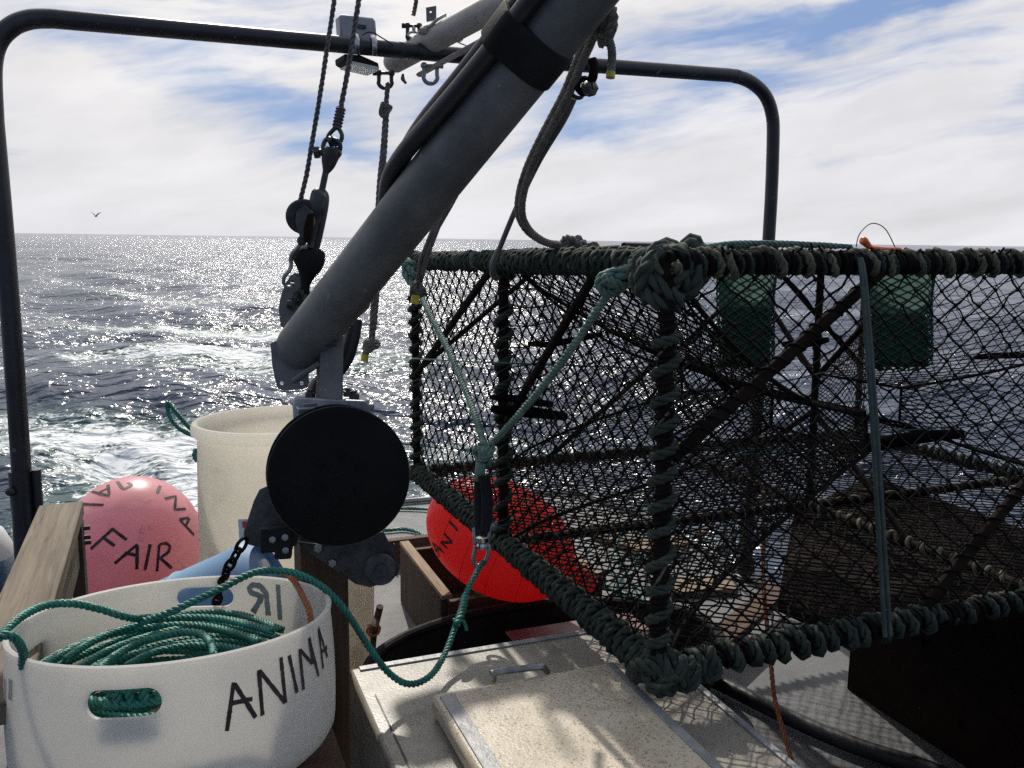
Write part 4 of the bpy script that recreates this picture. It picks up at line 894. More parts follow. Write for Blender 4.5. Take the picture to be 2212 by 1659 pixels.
# bait bags hanging inside
def bait_bag(label, px0, px1, py0, py1, d, full):
    t = thing('bait_bag', label, 'bait bag', at((px0 + px1) / 2, py1, d), 'green mesh bait bags hung in the pot')
    c0, c1 = at((px0 + px1) / 2, py0, d), at((px0 + px1) / 2 - 4, py1, d); w = (px1 - px0) / 2 / FPX * d; ax = (c1 - c0); L = ax.length; e1 = ray(px0, py0).cross(ax).normalized(); e2 = ax.normalized().cross(e1)
    def S(s, t_):
        a = 2 * math.pi * s; q = w * (1.0 - .10 * t_) * (1 if t_ < .93 else 1 - (t_ - .93) * 6); q2 = .45 * q; wob = 1 + .05 * math.sin(3 * a + 5 * t_)
        return c0 + ax * t_ + e1 * (q * math.cos(a) * wob) + e2 * (q2 * math.sin(a) * wob)
    net(S, 28, 26, .0020, jit=.08, knot_r=2.0).build('mesh', M['bagnet'], t, smooth=180)
    m = MB(); vs = []; n = 28; K = 10; pr = []
    for k in range(K + 1):
        tt = full + (.97 - full) * k / K; q = .90 if k not in (0, K) else .72
        for i in range(n):
            p = S(i / n, min(tt, .92)); cc = c0 + ax * min(tt, .965); p = cc + (p - (c0 + ax * min(tt, .92))) * q * rnd.uniform(.93, 1.0); vs.append(p)
    fs = [(k * n + i, k * n + (i + 1) % n, (k + 1) * n + (i + 1) % n, (k + 1) * n + i) for k in range(K) for i in range(n)] + [tuple(range(n)), tuple(range(K * n, K * n + n))]
    m.add(vs, fs); m.build('bait', M['bait'], t, smooth=180)
    lv = [(c0 + ax * tt) + (S(i / n, tt) - (c0 + ax * tt)) * .93 for tt in (.03, .2, full + .02) for i in range(n)]
    MB().add(lv, [(k * n + i, k * n + (i + 1) % n, (k + 1) * n + (i + 1) % n, (k + 1) * n + i) for k in range(2) for i in range(n)]).build('jar', M['liner'], t, smooth=180)
    m = MB(); m.tube(cr([S(s, 0) for s in np.linspace(0, 1, 17)[:-1]], 2, True), .0035, 6, closed=True); m.tube([S(0, 0), S(0, 0) + Z * .05], .003, 5); m.tube([S(.5, 0), S(.5, 0) + Z * .05], .003, 5); m.build('drawstring', M['bagnet'], t)
    return t
bait_bag('green mesh bait bag hung left of the pale lashing rope, the darker one', 1552, 1676, 585, 795, 2.25, .36)
bait_bag('green mesh bait bag hung just right of the pale lashing rope, its bait piled higher', 1872, 2014, 585, 800, 2.15, .42)

# swivel at the foot of the bridle and its taped strop
sv = thing('swivel', 'steel swivel with two long links under the bridle', 'swivel', at(1040, 1215, 2.03))
m = MB(); m.tube(cr([at(1024, 1140, 2.04), at(1026, 1175, 2.03)], 3), .0048, 7); m.tube(cr([at(1060, 1132, 2.04), at(1054, 1160, 2.03), at(1052, 1178, 2.03)], 3), .0060, 7); m.ball(at(1064, 1136, 2.04), .008, n=8); m.build('upper_link', M['steel'], sv)
MB().lathe([(.0, -.016), (.012, -.014), (.015, -.006), (.013, .0), (.016, .004), (.016, .014), (.009, .018), (0, .018)], at(1042, 1172, 2.03), Z, 18).build('barrel', M['bright_steel'], sv)
m = MB(); m.tube(cr([at(1030, 1178, 2.03), at(1026, 1190, 2.03), at(1022, 1210, 2.03), at(1028, 1221, 2.03), at(1040, 1221, 2.03), at(1050, 1210, 2.03), at(1056, 1190, 2.03), at(1054, 1178, 2.03)], 4, True), .0052, 8, closed=True); m.build('lower_link', M['steel'], sv)
st = MB(); st.tube(cr([at(1036, 1032, 2.07), at(1034, 1090, 2.06), at(1036, 1150, 2.045)], 5), .0125, 10, flat=.7); st.tube(cr([at(1046, 1028, 2.06), at(1052, 1080, 2.05), at(1050, 1150, 2.035)], 5), .0150, 10, flat=.7); st.tube(cr([at(1032, 1146, 2.045), at(1042, 1158, 2.035), at(1052, 1146, 2.04)], 4), .012, 9)
tag(st.build('taped_strop', M['rubber']), 'black taped strop between the teal bridle knot and the swivel', 'strop')

# ------------------------------------------------------------------ white half-barrel tub with the coil of rope
BN = Vector((-.037, .127, 1)).normalized(); BC = Vector((-.572, 1.44, .855)); BR, BHt = .262, .25
ba = Vector((1, 0, 0)); ba = (ba - BN * ba.dot(BN)).normalized(); bb = BN.cross(ba)
def tubp(ang, r, h): return BC + (ba * math.cos(ang) + bb * math.sin(ang)) * r + BN * h
tb = thing('white_tub', 'white cut-down barrel tub full of green rope in the near corner', 'tub', BC - BN * BHt)
def wallr(h): return BR - .004 + .006 * math.sin(min(1, -h / BHt) * math.pi) - (.05 * max(0, (-h - .195) / .055) ** 2)
prof = [(BR - .0095, 0), (BR - .005, .0025), (BR - .001, 0)] + [(wallr(-h), -h) for h in np.linspace(.012, BHt, 16)] + [(.12, -BHt - .002), (0, -BHt - .002)]
prof += [(0, -BHt + .006), (.12, -BHt + .006)] + [(wallr(-h) - .0075, -h) for h in np.linspace(BHt - .008, .012, 16)]
m = MB().lathe(prof[:-1], BC, BN, 120, ref=ba)
# close inner wall to the lip
n_ = 120; a0_ = len(prof[:-1]) - 1
m.f += [(a0_ * n_ + k, a0_ * n_ + (k + 1) % n_, (k + 1) % n_, k) for k in range(n_)]
m.f = [f for f in m.f if len(f) < 20]
tub = m.build('tub', M['basket'], tb, smooth=60)
def cutter(px0, px1, py0, py1, px2, py2):
    """a stadium-shaped hole through the wall, ends at two picture points that lie on it"""
    pass
def nearwall(px, py, far=False):
    """the point on the outer wall under a picture point"""
    best = None
    q = ray(px, py)
    for t in np.linspace(1.0, 2.1, 1500):
        p = EYE + q * t; d = p - BC; h = d.dot(BN); r = (d - BN * h).length
        if (not far and r < wallr(h) + .0005) or (far and best is not None and r > wallr(h) - .008): return p
        if r < wallr(h) - .01: best = t
    return p
def stadium(cen, e1, e2, w, h, out):
    pts = []
    for k in range(13): a = -math.pi / 2 + math.pi * k / 12; pts.append(cen + e1 * (w / 2 - h / 2 + h / 2 * math.cos(a)) + e2 * (h / 2 * math.sin(a)))
    for k in range(13): a = math.pi / 2 + math.pi * k / 12; pts.append(cen + e1 * (-w / 2 + h / 2 + h / 2 * math.cos(a)) + e2 * (h / 2 * math.sin(a)))
    return MB().prism([p - out * .06 for p in pts], out * .12)
dg = bpy.context.evaluated_depsgraph_get
for (xa, ya, xb, yb, hh, far) in ((186, 1523, 348, 1514, .042, False), (382, 1293, 503, 1290, .040, True)):
    pa, pb = nearwall(xa, ya, far), nearwall(xb, yb, far); cen = (pa + pb) / 2; o_ = cen - BC; o_ = (o_ - BN * o_.dot(BN)).normalized(); e1 = BN.cross(o_).normalized(); e1 = e1 if e1.dot(pb - pa) > 0 else -e1
    e1 = (e1 * 1.0 + BN * ((pb - pa).dot(BN) / (pb - pa).length)).normalized(); e2 = o_.cross(e1)
    ct = stadium(cen, e1, e2, (pb - pa).length * 1.02, hh, o_).build('hole_cutter', M['basket'])
    bo_ = tub.modifiers.new('hole', 'BOOLEAN'); bo_.object = ct; bo_.operation = 'DIFFERENCE'; bo_.solver = 'EXACT'
    bpy.context.view_layer.update(); me = bpy.data.meshes.new_from_object(tub.evaluated_get(dg())); tub.modifiers.clear(); tub.data = me; bpy.data.objects.remove(ct)
tub.data.set_sharp_from_angle(angle=math.radians(50))

def bvh_of(o):
    dgr = dg(); bpy.context.view_layer.update(); ev = o.evaluated_get(dgr); me = ev.to_mesh(); mw = ev.matrix_world
    t = BVHTree.FromPolygons([mw @ v.co for v in me.vertices], [tuple(p.vertices) for p in me.polygons]); ev.to_mesh_clear(); return t
def strokes(mb, tree, lines, w, second=False):
    """handwriting: polylines of picture points laid on the surface they meet"""
    for ln in lines:
        P = resample([Vector((x, y, 0)) for x, y in ln], 6.0); pts = []; nr = []
        for p in P:
            q = ray(p.x, p.y).normalized(); h = tree.ray_cast(EYE, q)
            if h[0] is None: continue
            if second:
                k = 0
                while h[0] is not None and k < 2: h0 = h; h = tree.ray_cast(h[0] + q * .002, q); k += 1
                h = h if h[0] is not None else h0
            nn = h[1] if h[1].dot(q) < 0 else -h[1]
            pts.append(h[0]); nr.append(nn)
        if len(pts) > 1: mb.ribbon(pts, nr, w)
z8 = lambda L: [[(x * .4132, 973.3 + y * .4132) for x, y in l] for l in L]
tt = bvh_of(tub); m = MB()
strokes(m, tt, z8([[(1185, 1465), (1220, 1212), (1335, 1395)], [(1200, 1322), (1318, 1297)], [(1370, 1385), (1350, 1145), (1490, 1320), (1465, 1080)], [(1550, 1265), (1508, 1070)], [(1584, 1250), (1562, 1038), (1632, 1118), (1611, 972), (1662, 1180)], [(1686, 1140), (1660, 925), (1708, 1080)], [(1680, 1050), (1706, 1030)]]), .0036)
m.build('lettering', M['ink'], tb)
m = MB(); z9 = lambda L: [[(398.2 + x * .16, 1150.2 + y * .16) for x, y in l] for l in L]
strokes(m, tt, z9([[(1140, 1120), (1110, 820), (1030, 720), (930, 705), (880, 740), (900, 810), (1060, 860), (1045, 885), (930, 1080)], ]), .0060)
m.build('lettering', M['ink_thru'], tb); m = MB(); strokes(m, tt, z9([[(1270, 700), (1300, 1180)]]), .0060)
m.build('lettering', M['ink_thru'], tb)
m = MB(); strokes(m, tt, z8([[(30, 1190), (30, 1300)], [(60, 1195), (58, 1302)], [(8, 1185), (6, 1290)]]), .008); m.build('tape_patch', M['tape'], tb)

# coil of green rope in it
def coil():
    P = []; turns = 15
    for i in range(turns * 26):
        w = 2 * math.pi * i / 26; k = i / 26
        r = .205 - .06 * abs(math.sin(k * 1.9)) - .02 * math.sin(k * 5.1); h = -.21 + .125 * (k / turns) + .012 * math.sin(w * 1.0 + k) ; cx, cy = .015 * math.sin(k * 2.3), .015 * math.cos(k * 1.7)
        P.append(BC + ba * (r * math.cos(w) + cx) + bb * (r * math.sin(w) * 1.0 + cy) + BN * h)
    return P
m = MB(); m.rope(coil(), .0078, .030, 3, 5)
top_l = [[(215, 1440), (250, 1410), (310, 1380), (380, 1362), (430, 1362), (455, 1382), (462, 1410)], [(140, 1420), (200, 1380), (280, 1350), (380, 1330), (470, 1330), (540, 1345), (590, 1358)],
         [(100, 1430), (170, 1390), (260, 1360), (370, 1345), (450, 1348), (520, 1365), (560, 1380)], [(165, 1440), (230, 1402), (310, 1372), (400, 1352), (480, 1356), (550, 1378)], [(85, 1432), (140, 1400), (230, 1365), (330, 1335), (430, 1318), (520, 1322), (610, 1355)],
         [(270, 1435), (330, 1405), (400, 1390), (470, 1390), (530, 1398)], [(120, 1436), (200, 1400), (300, 1362), (420, 1340), (520, 1350), (600, 1372)], [(180, 1445), (260, 1418), (350, 1400), (430, 1402), (500, 1405)]]
def onrope(px, py, h):
    q = ray(px, py); p0 = BC + BN * h; return EYE + q * ((p0 - EYE).dot(BN) / q.dot(BN))
for i, L in enumerate(top_l): m.rope(cr([onrope(x, y + 6, -.045 - .006 * i) for x, y in L], 7), .0075, .029, 3, 5)
# the piece seen through the near hand hole
ho = [nearwall(x, y) for x, y in ((200, 1520), (240, 1522), (290, 1520), (340, 1512))]
for dh, dx in ((.006, .0), (-.010, .01), (-.018, .004)): m.rope(cr([p + (BC - p).normalized() * (.030 + dx) + BN * dh for p in ho], 6), .0078, .030)
for x in (235, 265, 300): p = nearwall(x, 1520); m.rope(cr([p + (BC - p).normalized() * .05 + BN * .02, p + (BC - p).normalized() * .03 + BN * .002, p + (BC - p).normalized() * .035 - BN * .02], 5), .0078, .030)
tag(m.build('rope_coil', M['green'], smooth=180), 'coil of green rope lying in the white tub', 'rope coil')
rl_ = [(1046, 1212, 2.02), (1030, 1236, 2.0), (1008, 1280, 1.96), (990, 1335, 1.90), (962, 1410, 1.82), (930, 1460, 1.74), (884, 1478, 1.70), (838, 1452, 1.68), (795, 1395, 1.66), (750, 1325, 1.64), (705, 1275, 1.63), (650, 1242, 1.62), (590, 1232, 1.61), (540, 1240, 1.59), (480, 1270, 1.56), (420, 1298, 1.53), (360, 1325, 1.51), (300, 1345, 1.52)]
m = MB(); m.rope(cr([at(*q) for q in rl_], 7), .0072, .029, 3, 5)
m.rope(cr([at(1006, 1285, 1.955), at(995, 1330, 1.89), at(985, 1350, 1.87)], 4), .0095, .034); m.tube(cr([at(1006, 1345, 1.88), at(988, 1340, 1.88), at(978, 1338, 1.885)], 3), .003, 5); m.tube(cr([at(1000, 1340, 1.88), at(1006, 1352, 1.88), at(1008, 1362, 1.88)], 3), .004, 5)
tag(m.build('running_line', M['green'], smooth=180), 'single green rope sagging from the swivel across to the white tub', 'rope')
m = MB(); m.rope(cr([onrope(345, 1330, -.04), at(290, 1336, 1.50), at(225, 1318, 1.47), at(160, 1304, 1.44), at(100, 1308, 1.40), at(50, 1330, 1.34), at(12, 1362, 1.28), at(-22, 1400, 1.25), at(-14, 1385, 1.24), at(10, 1372, 1.25), at(36, 1382, 1.27), at(50, 1412, 1.30), at(48, 1440, 1.32)], 7), .0072, .029, 3, 5)
tag(m.build('loose_loop', M['green'], smooth=180), 'green rope loop hanging over the rim of the white tub at its outer side', 'rope')
m = MB(); m.rope(cr([at(609, 1238, 1.665), at(625, 1244, 1.65), at(640, 1262, 1.63), at(655, 1290, 1.615), at(668, 1318, 1.60), at(672, 1350, 1.60)], 6), .0062, .022, 3, 5)
tag(m.build('orange_lanyard', M['orange'], smooth=180), 'short orange lanyard tied through the inside wall of the white tub', 'lanyard')

# bench under the tub
bq = BC - BN * BHt; bu, bv = bq.dot(U), bq.dot(V)
bt = thing('bait_bench', 'low brown bench under the white tub', 'bench', uv(bu, bv, 0))
zt = min(tubp(a, .2, -BHt - .002).z for a in np.linspace(0, 6.28, 24)) - .004
MB().box(uv(bu, bv - .02, zt - .02), U * .27, V * .24, Z * .02).build('top', M['wood_br'], bt, bevel=.004)
for i in (-1, 1):
    for j in (-1, 1): MB().box(uv(bu + i * .23, bv - .02 + j * .20, (zt - .04) / 2), U * .025, V * .025, Z * ((zt - .04) / 2)).build('leg', M['wood_dk'], bt, bevel=.003)
MB().box(uv(bu, bv - .02, zt * .55), U * .205, V * .012, Z * .04).build('rail', M['wood_dk'], bt)

# ------------------------------------------------------------------ buoys and barrels
def ellipsoid(c, ax, ra, rb, n=48, neck=0.0):
    """round buoy with its poles along ax"""
    prof = []
    for k in range(25):
        th = -math.pi / 2 + math.pi * k / 24; prof.append((max(rb * math.cos(th), 0.0), ra * math.sin(th)))
    prof[0] = (0, -ra); prof[-1] = (0, ra)
    return MB().lathe(prof, c, ax, n)
pkc = at(288, 1176, 3.30)
pk = thing('pink_buoy', 'faded pink round buoy with black hand lettering beside the plank rail', 'buoy', pkc - Z * .26)
kr = 143 / FPX * 3.30
body = ellipsoid(pkc, Vector((.12, .1, 1)), kr * 1.03, kr).build('body', M['pink'], pk)
m = MB(); strokes(m, bvh_of(body), z8([[(475, 515), (590, 410)], [(585, 408), (662, 467)], [(540, 455), (600, 498)], [(600, 590), (718, 490), (715, 620)], [(652, 535), (718, 548)], [(785, 490), (757, 625)], [(820, 632), (832, 490), (870, 484), (888, 500), (880, 530), (838, 562), (897, 615)],
     [(938, 362), (1014, 442)], [(938, 362), (992, 350), (968, 398)], [(862, 252), (920, 238), (912, 310), (970, 305)], [(838, 185), (822, 222)], [(612, 162), (645, 205), (692, 180), (668, 168)], [(565, 180), (573, 238), (480, 215)], [(520, 218), (568, 196)], [(542, 286), (415, 280), (400, 345)]]), .0055)
m.build('lettering', M['ink'], pk)
MB().lathe([(.03, 0), (.035, .01), (.03, .07), (0, .07)], pkc - Vector((.12, .1, 1)).normalized() * (kr * 1.06 + .05), Vector((.12, .1, 1)), 20).build('eye', M['ink'], pk)

rdc = at(1080, 1163, 3.15); rax = (at(1200, 1235, 3.1) - at(970, 1110, 3.2)).normalized()
rd = thing('red_buoy', 'bright red round buoy lying behind the pot on the slatted crate', 'buoy', rdc - Z * .24)
kr = 135 / FPX * 3.15
body = ellipsoid(rdc, rax, kr * 1.27, kr * .90).build('body', M['red'], rd)
z4 = lambda L: [[(796.3 + x * .2667, 973.3 + y * .2667) for x, y in l] for l in L]
m = MB(); strokes(m, bvh_of(body), z4([[(578, 860), (515, 742), (615, 828)], [(540, 812), (588, 788)], [(640, 792), (583, 740), (684, 746), (610, 668)], [(655, 572), (724, 650)], [(1230, 425), (1245, 385), (1275, 440), (1320, 395)], [(1250, 345), (1290, 370)]]), .0048)
m.build('lettering', M['ink_red'], rd)
m = MB()
for s in (-.55, -.18, .18, .55): m.ring(rdc + rax * (kr * 1.27 * s), rax, kr * .90 * math.sqrt(1 - s * s) + .0005, .0012, 48, 5)
m.build('seam', M['red'], rd)
MB().lathe([(.035, 0), (.05, .02), (.05, .07), (.03, .10), (0, .10)], rdc + rax * (kr * 1.24), rax, 20).build('eye', M['red'], rd)

bw = thing('blue_white_buoy', 'scuffed blue and white buoy hanging outside the plank rail', 'buoy', at(-42, 1260, 2.7))
c = at(-58, 1222, 2.7); ellipsoid(c - Z * .02, Z, .14, .125).build('body', M['bluewhite'], bw)
MB().lathe([(0.118, 0.0), (.116, .03), (.09, .09), (.05, .125), (.03, .13), (0, .13)], c + Z * .012, Z, 32).build('top_cap', M['white_vinyl'], bw)

dr = thing('cream_drum', 'tall open cream plastic drum standing behind the hauler', 'drum', at(622, 1340, 3.0))
rc = at(613, 903, 3.02); DR = 191 / FPX * 3.02
dax = Vector((-.02, .03, 1)).normalized(); hD = rc.z - .0
prf = [(DR - .030, -.045), (DR - .028, -.012), (DR - .020, .0), (DR - .006, .0), (DR, -.012), (DR, -.034), (DR - .012, -.042), (DR - .020, -.055), (DR - .016, -.12), (DR - .010, -.30), (DR - .006, -.40), (DR - .010, -.415), (DR - .010, -.43), (DR - .006, -.445), (DR - .012, -.60), (DR - .022, -hD + .05), (DR - .045, -hD + .012), (DR - .08, -hD + .003), (0, -hD + .003)]
inn = [(0, -hD + .012), (DR - .085, -hD + .012), (DR - .035, -hD + .06), (DR - .024, -.60), (DR - .018, -.42), (DR - .028, -.12), (DR - .034, -.055)]
m = MB().lathe(prf + inn, rc, dax, 72); n_ = 72; k_ = len(prf + inn) - 1; m.f = [f for f in m.f if len(f) < 20]
m.f += [(k_ * n_ + k, k_ * n_ + (k + 1) % n_, (k + 1) % n_, k) for k in range(n_)]
m.build('shell', M['drum'], dr, smooth=50)
m = MB(); m.rope(cr([at(430, 934, 3.0), at(412, 926, 3.0), at(388, 900, 2.98), at(364, 870, 2.98), at(362, 880, 2.98), at(368, 902, 2.98), at(388, 926, 2.98), at(416, 940, 2.98), at(438, 944, 2.96)], 6), .0085, .03, 3, 5); knot(m, at(428, 985, 2.99), .020, 5, .009, (1, 1, 1.3)); m.build('rope_handle', M['green'], dr, smooth=180)
lb = thing('paper_notice', 'small white notice with red print on the cream drum', 'notice', at(522, 1180, 2.66))
MB().prism([at(*q, 2.66) for q in [(514, 1122), (540, 1121), (545, 1180), (518, 1182)]], ray(530, 1150).normalized() * .002).build('sheet', M['label_paper'], lb)
MB().prism([at(*q, 2.655) for q in [(523, 1126), (532, 1126), (533, 1140), (524, 1140)]], ray(530, 1150).normalized() * .0015).build('red_print', M['label_red'], lb)

bd_ = thing('blue_drum', 'blue plastic drum lying on its side between the tub and the cream drum', 'drum', at(500, 1290, 2.45))
ba0, ba1 = at(330, 1375, 2.45), at(588, 1262, 2.42); bax = (ba1 - ba0).normalized(); bR = .135
m = MB().lathe([(0, -.05), (bR - .03, -.05), (bR - .006, -.03), (bR, 0), (bR, .12), (bR + .004, .13), (bR, .14), (bR, (ba1 - ba0).length - .06), (bR + .006, (ba1 - ba0).length - .05), (bR + .006, (ba1 - ba0).length - .03), (bR - .006, (ba1 - ba0).length - .015), (bR - .02, (ba1 - ba0).length), (bR - .022, (ba1 - ba0).length - .02), (0, (ba1 - ba0).length - .02)], ba0, bax, 56); m.build('shell', M['blue_drum'], bd_, smooth=40)
MB().lathe([(.022, 0), (.022, .012), (0, .012)], ba1 + bax.orthogonal().normalized() * .06 - bax * .02, bax, 16).build('bung', M['white_vinyl'], bd_)
st_ = thing('drum_chock', 'dark timber chock under the blue drum', 'chock', Vector(((ba0.x + ba1.x) / 2, (ba0.y + ba1.y) / 2, 0)))
zb = min(ba0.z, ba1.z) - bR
MB().box(Vector(((ba0.x + ba1.x) / 2, (ba0.y + ba1.y) / 2, max(zb, .05) / 2)), U * .22, V * .07, Z * (max(zb, .05) / 2)).build('block', M['wood_dk'], st_, bevel=.004)

# ------------------------------------------------------------------ plank rail on the port side
RZ = .79
rr0, rr1 = atz(130, 1088, RZ), None
ru_ = rr0.dot(U); rv_ = rr0.dot(V)
rl2 = thing('plank_rail', 'weathered plank rail on dark uprights along the port side', 'rail', uv(ru_, rv_ - .4, 0))
MB().prism([uv(ru_ - .050, rv_, RZ - .038), uv(ru_ + .055, rv_ + .01, RZ - .038), uv(ru_ + .055, rv_ - 1.10, RZ - .038), uv(ru_ - .050, rv_ - 1.10, RZ - .038)], (0, 0, .038)).build('plank', M['wood_v'], rl2, bevel=.003)
MB().box(uv(ru_ + .028, rv_ - .45, RZ - .095), U * .018, V * .44, Z * .055).build('side_board', M['wood_v'], rl2, bevel=.003)
for dv_ in (-.06, -.62):
    MB().box(uv(ru_ + .040, rv_ + dv_, (RZ - .038) / 2), U * .016, V * .034, Z * ((RZ - .04) / 2)).build('upright', M['wood_dk'], rl2, bevel=.002)
m = MB()
for dz in (.06, .085, .10): m.tube([uv(ru_ + .054, rv_ - .045, RZ - dz), uv(ru_ + .072, rv_ - .045, RZ - dz)], .006, 6)
m.build('bolt', M['dark_steel'], rl2)

# ------------------------------------------------------------------ engine box with its lid
HZ = .615
h0 = atz(760, 1445, HZ); h1 = atz(1490, 1482, HZ); hu0, hu1 = .322, h1.dot(U) + .02; hv = atz(1100, 1385, HZ).dot(V)
eb = thing('engine_box', 'speckled cream engine box with a raised square lid in the near foreground', 'engine box', uv((hu0 + hu1) / 2, hv - .7, 0))
MB().prism([uv(hu0, hv - 1.3, 0.002), uv(hu1, hv - 1.3, 0.002), uv(hu1, hv, 0.002), uv(hu0, hv, 0.002)], (0, 0, HZ - .002)).build('box', M['hatch'], eb, bevel=.012)
MB().box(uv(hu1 - .006, hv - .76, HZ + .002), U * .007, V * .72, Z * .003).build('edge_strip', M['trim'], eb, bevel=.002)
MB().box(uv((hu0 + hu1) / 2, hv - .018, HZ + .0015), U * ((hu1 - hu0) / 2 - .02), V * .009, Z * .002).build('edge_tape', M['trim'], eb, bevel=.001)
m = MB().box(uv(hu0 + .028, hv - .75, HZ + .0006), U * .0015, V * .62, Z * .0008); m.build('seam', M['dark_steel'], eb)
LZ = HZ + .045
l0, l1 = atz(930, 1497, LZ), atz(1320, 1428, LZ); lu0, lu1 = l0.dot(U), l1.dot(U); lv = (l0.dot(V) + l1.dot(V)) / 2
lid = MB().prism([uv(lu0, lv - .52, HZ + .006), uv(lu1, lv - .52, HZ + .006), uv(lu1, lv, HZ + .006), uv(lu0, lv, HZ + .006)], (0, 0, LZ - HZ - .006)).build('lid', M['hatch_lid'], eb, bevel=.010)
m = MB().box(uv(lu0 + .026, lv - .26, LZ + .0012), U * .014, V * .24, Z * .0016); m.build('worn_edge', M['trim'], lid, bevel=.001)
m = MB().box(uv(lu1 - .010, lv - .26, LZ + .0012), U * .009, V * .25, Z * .0016); m.build('worn_edge', M['trim'], lid, bevel=.001)
hc = [(1066, 1468, LZ - .02), (1066, 1458, LZ + .008), (1072, 1452, LZ + .012), (1160, 1441, LZ + .012), (1172, 1441, LZ + .010), (1182, 1450, LZ - .02)]
MB().tube(cr([atz(*q) for q in hc], 5), .0068, 9).build('handle', M['steel'], lid)

# oval rubber tub behind it, with a maroon bin added for the reddish patch inside
tu = thing('rubber_tub', 'low black rubber tub behind the engine box', 'tub', uv(1.10, 2.42, 0))
def oval(s, z, k=56): return [uv(1.10 + .60 * s * math.cos(a), 2.42 + .365 * s * math.sin(a), z) for a in np.linspace(0, 2 * math.pi, k + 1)[:-1]]
m = MB(); k = 56; rings = [oval(.90, .004), oval(.97, .10), oval(1.0, .20), oval(.975, .20), oval(.945, .10), oval(.87, .014)]
vs = [p for r_ in rings for p in r_]; fs = [(i * k + j, i * k + (j + 1) % k, (i + 1) * k + (j + 1) % k, (i + 1) * k + j) for i in range(5) for j in range(k)] + [tuple(range(k)), tuple(range(5 * k, 6 * k))]
m.add(vs, fs).build('shell', M['rubber'], tu, smooth=50); MB().tube(oval(.99, .203), .017, 10, closed=True).build('rim', M['rubber'], tu)
mb_ = thing('maroon_bin', 'maroon plastic bin added for the reddish patch in the black rubber tub', 'bin', uv(1.30, 2.35, .016))
MB().prism([uv(1.04, 2.18, .016), uv(1.50, 2.18, .016), uv(1.50, 2.64, .016), uv(1.04, 2.64, .016)], (0, 0, .155)).build('body', M['maroon'], mb_, bevel=.01)
MB().box(uv(1.27, 2.41, .1765), U * .24, V * .24, Z * .005).build('lid', M['maroon'], mb_, bevel=.004)

# slatted crate under the red buoy
cu0, cu1, cv0, cv1, cz = .86, 1.50, 2.84, 3.42, .245
ck = thing('slatted_crate', 'open wooden slatted crate under the red buoy', 'crate', uv((cu0 + cu1) / 2, (cv0 + cv1) / 2, 0))
for u_ in (cu0 + .012, cu1 - .012): MB().box(uv(u_, (cv0 + cv1) / 2, cz / 2), U * .012, V * ((cv1 - cv0) / 2), Z * (cz / 2 - .003)).build('side_board', M['wood_dk'], ck, bevel=.002)  # sides darker than the slats: their shade is put into the colour
for v_ in (cv0 + .012, cv1 - .012): MB().box(uv((cu0 + cu1) / 2, v_, cz / 2 - .005), U * ((cu1 - cu0) / 2 - .026), V * .012, Z * (cz / 2 - .01)).build('end_board', M['wood_br'], ck, bevel=.002)
for u_ in (cu0 + .02, cu0 + .15, cu0 + .30, cu0 + .45, cu1 - .02): MB().box(uv(u_, (cv0 + cv1) / 2, cz + .009), U * .019, V * ((cv1 - cv0) / 2 + .01), Z * .008).build('slat', M['wood_sl'], ck, bevel=.002)
MB().box(uv((cu0 + cu1) / 2, (cv0 + cv1) / 2, .012), U * ((cu1 - cu0) / 2 - .03), V * ((cv1 - cv0) / 2 - .03), Z * .008).build('floor_board', M['wood_dk'], ck)
bp_ = thing('cross_plank', 'narrow brown plank with small hooks lying across the deck behind the crate', 'plank', atz(878, 1180, .2))
q0, q1 = atz(790, 1172, .12), atz(960, 1152, .12); dd = (q1 - q0); MB().box((q0 + q1) / 2 - Z * .06, dd / 2, dd.normalized().cross(Z) * .02, Z * .06).build('plank', M['wood_br'], bp_, bevel=.002)
m = MB()
for px in (848, 880): m.ring(atz(px, 1176, .10) - V * .03, U, .013, .003, 12, 5)
m.build('hook', M['dark_steel'], bp_)

# launcher table the pot rests on, starboard side
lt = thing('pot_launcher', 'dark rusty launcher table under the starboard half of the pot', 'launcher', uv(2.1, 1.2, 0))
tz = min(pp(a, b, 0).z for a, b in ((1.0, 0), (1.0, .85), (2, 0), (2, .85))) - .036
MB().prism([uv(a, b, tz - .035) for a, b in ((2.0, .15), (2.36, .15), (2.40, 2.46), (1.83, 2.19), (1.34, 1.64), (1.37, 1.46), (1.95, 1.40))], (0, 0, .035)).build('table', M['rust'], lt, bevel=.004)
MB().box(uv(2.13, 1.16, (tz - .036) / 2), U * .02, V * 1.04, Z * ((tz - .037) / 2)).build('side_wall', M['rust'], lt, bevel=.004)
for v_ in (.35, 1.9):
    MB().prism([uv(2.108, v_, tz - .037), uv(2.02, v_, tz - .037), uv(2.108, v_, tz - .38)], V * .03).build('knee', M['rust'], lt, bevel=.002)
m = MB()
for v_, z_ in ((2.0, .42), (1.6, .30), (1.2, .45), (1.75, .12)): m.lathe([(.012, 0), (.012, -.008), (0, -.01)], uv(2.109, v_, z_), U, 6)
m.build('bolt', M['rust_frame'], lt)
MB().prism([uv(1.58, .62, 0.002), uv(2.105, .62, 0.002), uv(2.105, 1.30, 0.002), uv(1.70, 1.30, 0.002)], (0, 0, .33)).build('pedestal', M['rust'], lt, bevel=.012)

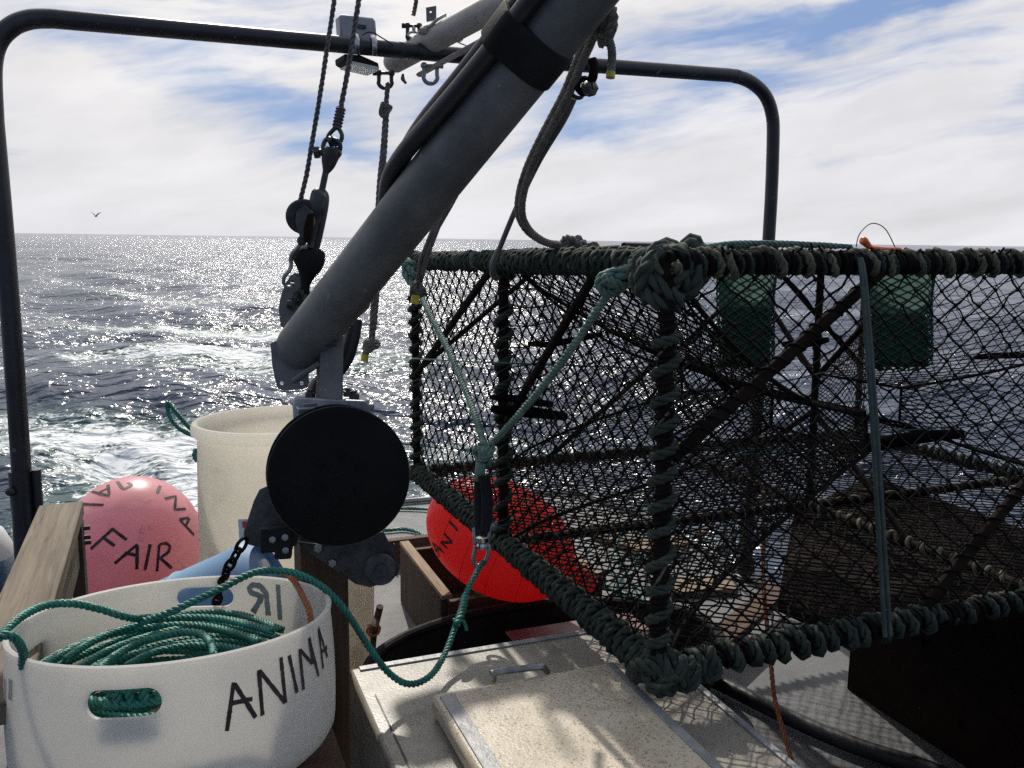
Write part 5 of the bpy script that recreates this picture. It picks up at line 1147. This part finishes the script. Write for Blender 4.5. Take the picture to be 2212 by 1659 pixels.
# ------------------------------------------------------------------ odds and ends on the deck
def hoseline(name, label, pts, r, mat, cat='hose', n=12): return tag(MB().tube(cr(pts, 8), r, n).build(name, M[mat]), label, cat)
hoseline('deck_hose', 'thick black hose running over the deck at the lower right', [atz(1380, 1400, .03), atz(1545, 1472, .03), atz(1700, 1548, .03), atz(1850, 1612, .03), atz(2020, 1668, .03), atz(2200, 1760, .03)], .0255, 'hose')
line3('orange_rope', 'orange rope hanging through the pot down to the deck', cr([at(1648, 1060, 2.72), at(1650, 1160, 2.65), at(1650, 1270, 2.5), at(1657, 1350, 2.42), at(1665, 1430, 2.36), at(1672, 1500, 2.33), at(1686, 1560, 2.30), at(1704, 1620, 2.27), at(1722, 1690, 2.22)], 6), .0068, M['orange'], 'rope')
def plank(label, a, b, w, t, mat, z):
    a, b = atz(*a, z), atz(*b, z); d = b - a; s = d.normalized().cross(Z)
    return tag(MB().box((a + b) / 2, d / 2, s * w / 2, Z * t / 2).build('loose_board', M[mat], bevel=.003), label, 'board')
plank('reddish brown board slanting across the deck below the near pot corner', (1470, 1450), (1690, 1270), .10, .03, 'wood_br', .10)
plank('pale weathered board on the deck right of the red buoy', (1290, 1150), (1440, 1200), .13, .025, 'wood_v', .02)
plank('pale board behind the near pot post, right of the teal rope tangle', (1440, 1270), (1580, 1262), .16, .025, 'wood_u', .02)
plank('weathered board lying beside the crate behind the teal tangle', (1360, 1185), (1470, 1170), .12, .025, 'wood_u', .05)
m = MB(); rnd2 = random.Random(3)
pts = [(1393, 1150), (1360, 1142), (1338, 1165), (1330, 1200), (1345, 1228), (1365, 1260), (1388, 1290), (1408, 1300), (1425, 1285), (1420, 1250), (1400, 1218), (1385, 1195), (1372, 1215), (1350, 1240), (1330, 1270), (1350, 1296), (1378, 1306), (1396, 1300), (1300, 1262), (1320, 1235), (1345, 1280)]
m.rope(cr([atz(x, y, .03 + .10 * rnd2.random()) for x, y in pts], 6), .0095, .034, 3, 5)
tag(m.build('rope_tangle', M['green'], smooth=180), 'tangle of teal green rope on the deck right of the red buoy', 'rope tangle')
line3('mooring_line', 'green line lying straight across the stern deck behind the hauler', cr([atz(425, 1142, .014), atz(560, 1120, .014), atz(760, 1099, .014), atz(860, 1098, .014), atz(925, 1100, .014), atz(1000, 1104, .014)], 6), .0095, M['green'], 'rope')
line3('mooring_line', 'doubled green line lying just in front of the straight one on the stern deck', cr([atz(425, 1160, .014), atz(640, 1160, .014), atz(830, 1146, .014), atz(870, 1143, .014), atz(900, 1148, .014), atz(925, 1160, .014), atz(980, 1180, .014)], 6), .0105, M['green'], 'rope')
line3('mooring_line', 'teal line hanging in two falls down the far gantry leg', cr([gp(1566, 1050, -.05), gp(1568, 1130, -.05), gp(1572, 1215, -.05), gp(1590, 1222, -.05), gp(1602, 1130, -.05), gp(1598, 1060, -.05)], 6), .008, M['teal'], 'rope')
sb_ = thing('tarred_stub', 'frayed rope stub with a rusty lashing standing by the timber post', 'rope stub', atz(806, 1400, 0))
MB().tube(cr([atz(806, 1402, 0), at(808, 1365, 2.55), at(815, 1335, 2.52), at(821, 1310, 2.5)], 5), .010, 8).build('stub', M['wood_br'], sb_)
m = MB(); knot(m, at(808, 1358, 2.54), .018, 4, .007); m.build('lashing', M['orange'], sb_)
line3('orange_tail', 'short orange rope end lying on the stern deck behind the near pot post', cr([atz(1455, 1190, .02), atz(1490, 1170, .02), atz(1530, 1140, .02)], 5), .009, M['orange'], 'rope')

# a gull far off over the water
gl = at(207, 467, 60.0)
bdm = MB(); w_ = .38
bdm.add([gl + Vector((-w_, 0, .28)), gl + Vector((-w_ * .5, -.05, .20)), gl + Vector((0, -.10, 0)), gl + Vector((w_ * .5, -.05, .20)), gl + Vector((w_, 0, .25)), gl + Vector((w_ * .5, .12, .19)), gl + Vector((0, .16, .02)), gl + Vector((-w_ * .5, .12, .19))], [(0, 1, 7), (1, 2, 6, 7), (2, 3, 5, 6), (3, 4, 5)])
bdm.ball(gl, .05, .16, .05, n=10)
tag(bdm.build('gull', M['bird'], solid=.02), 'small gull gliding far off over the water', 'bird')
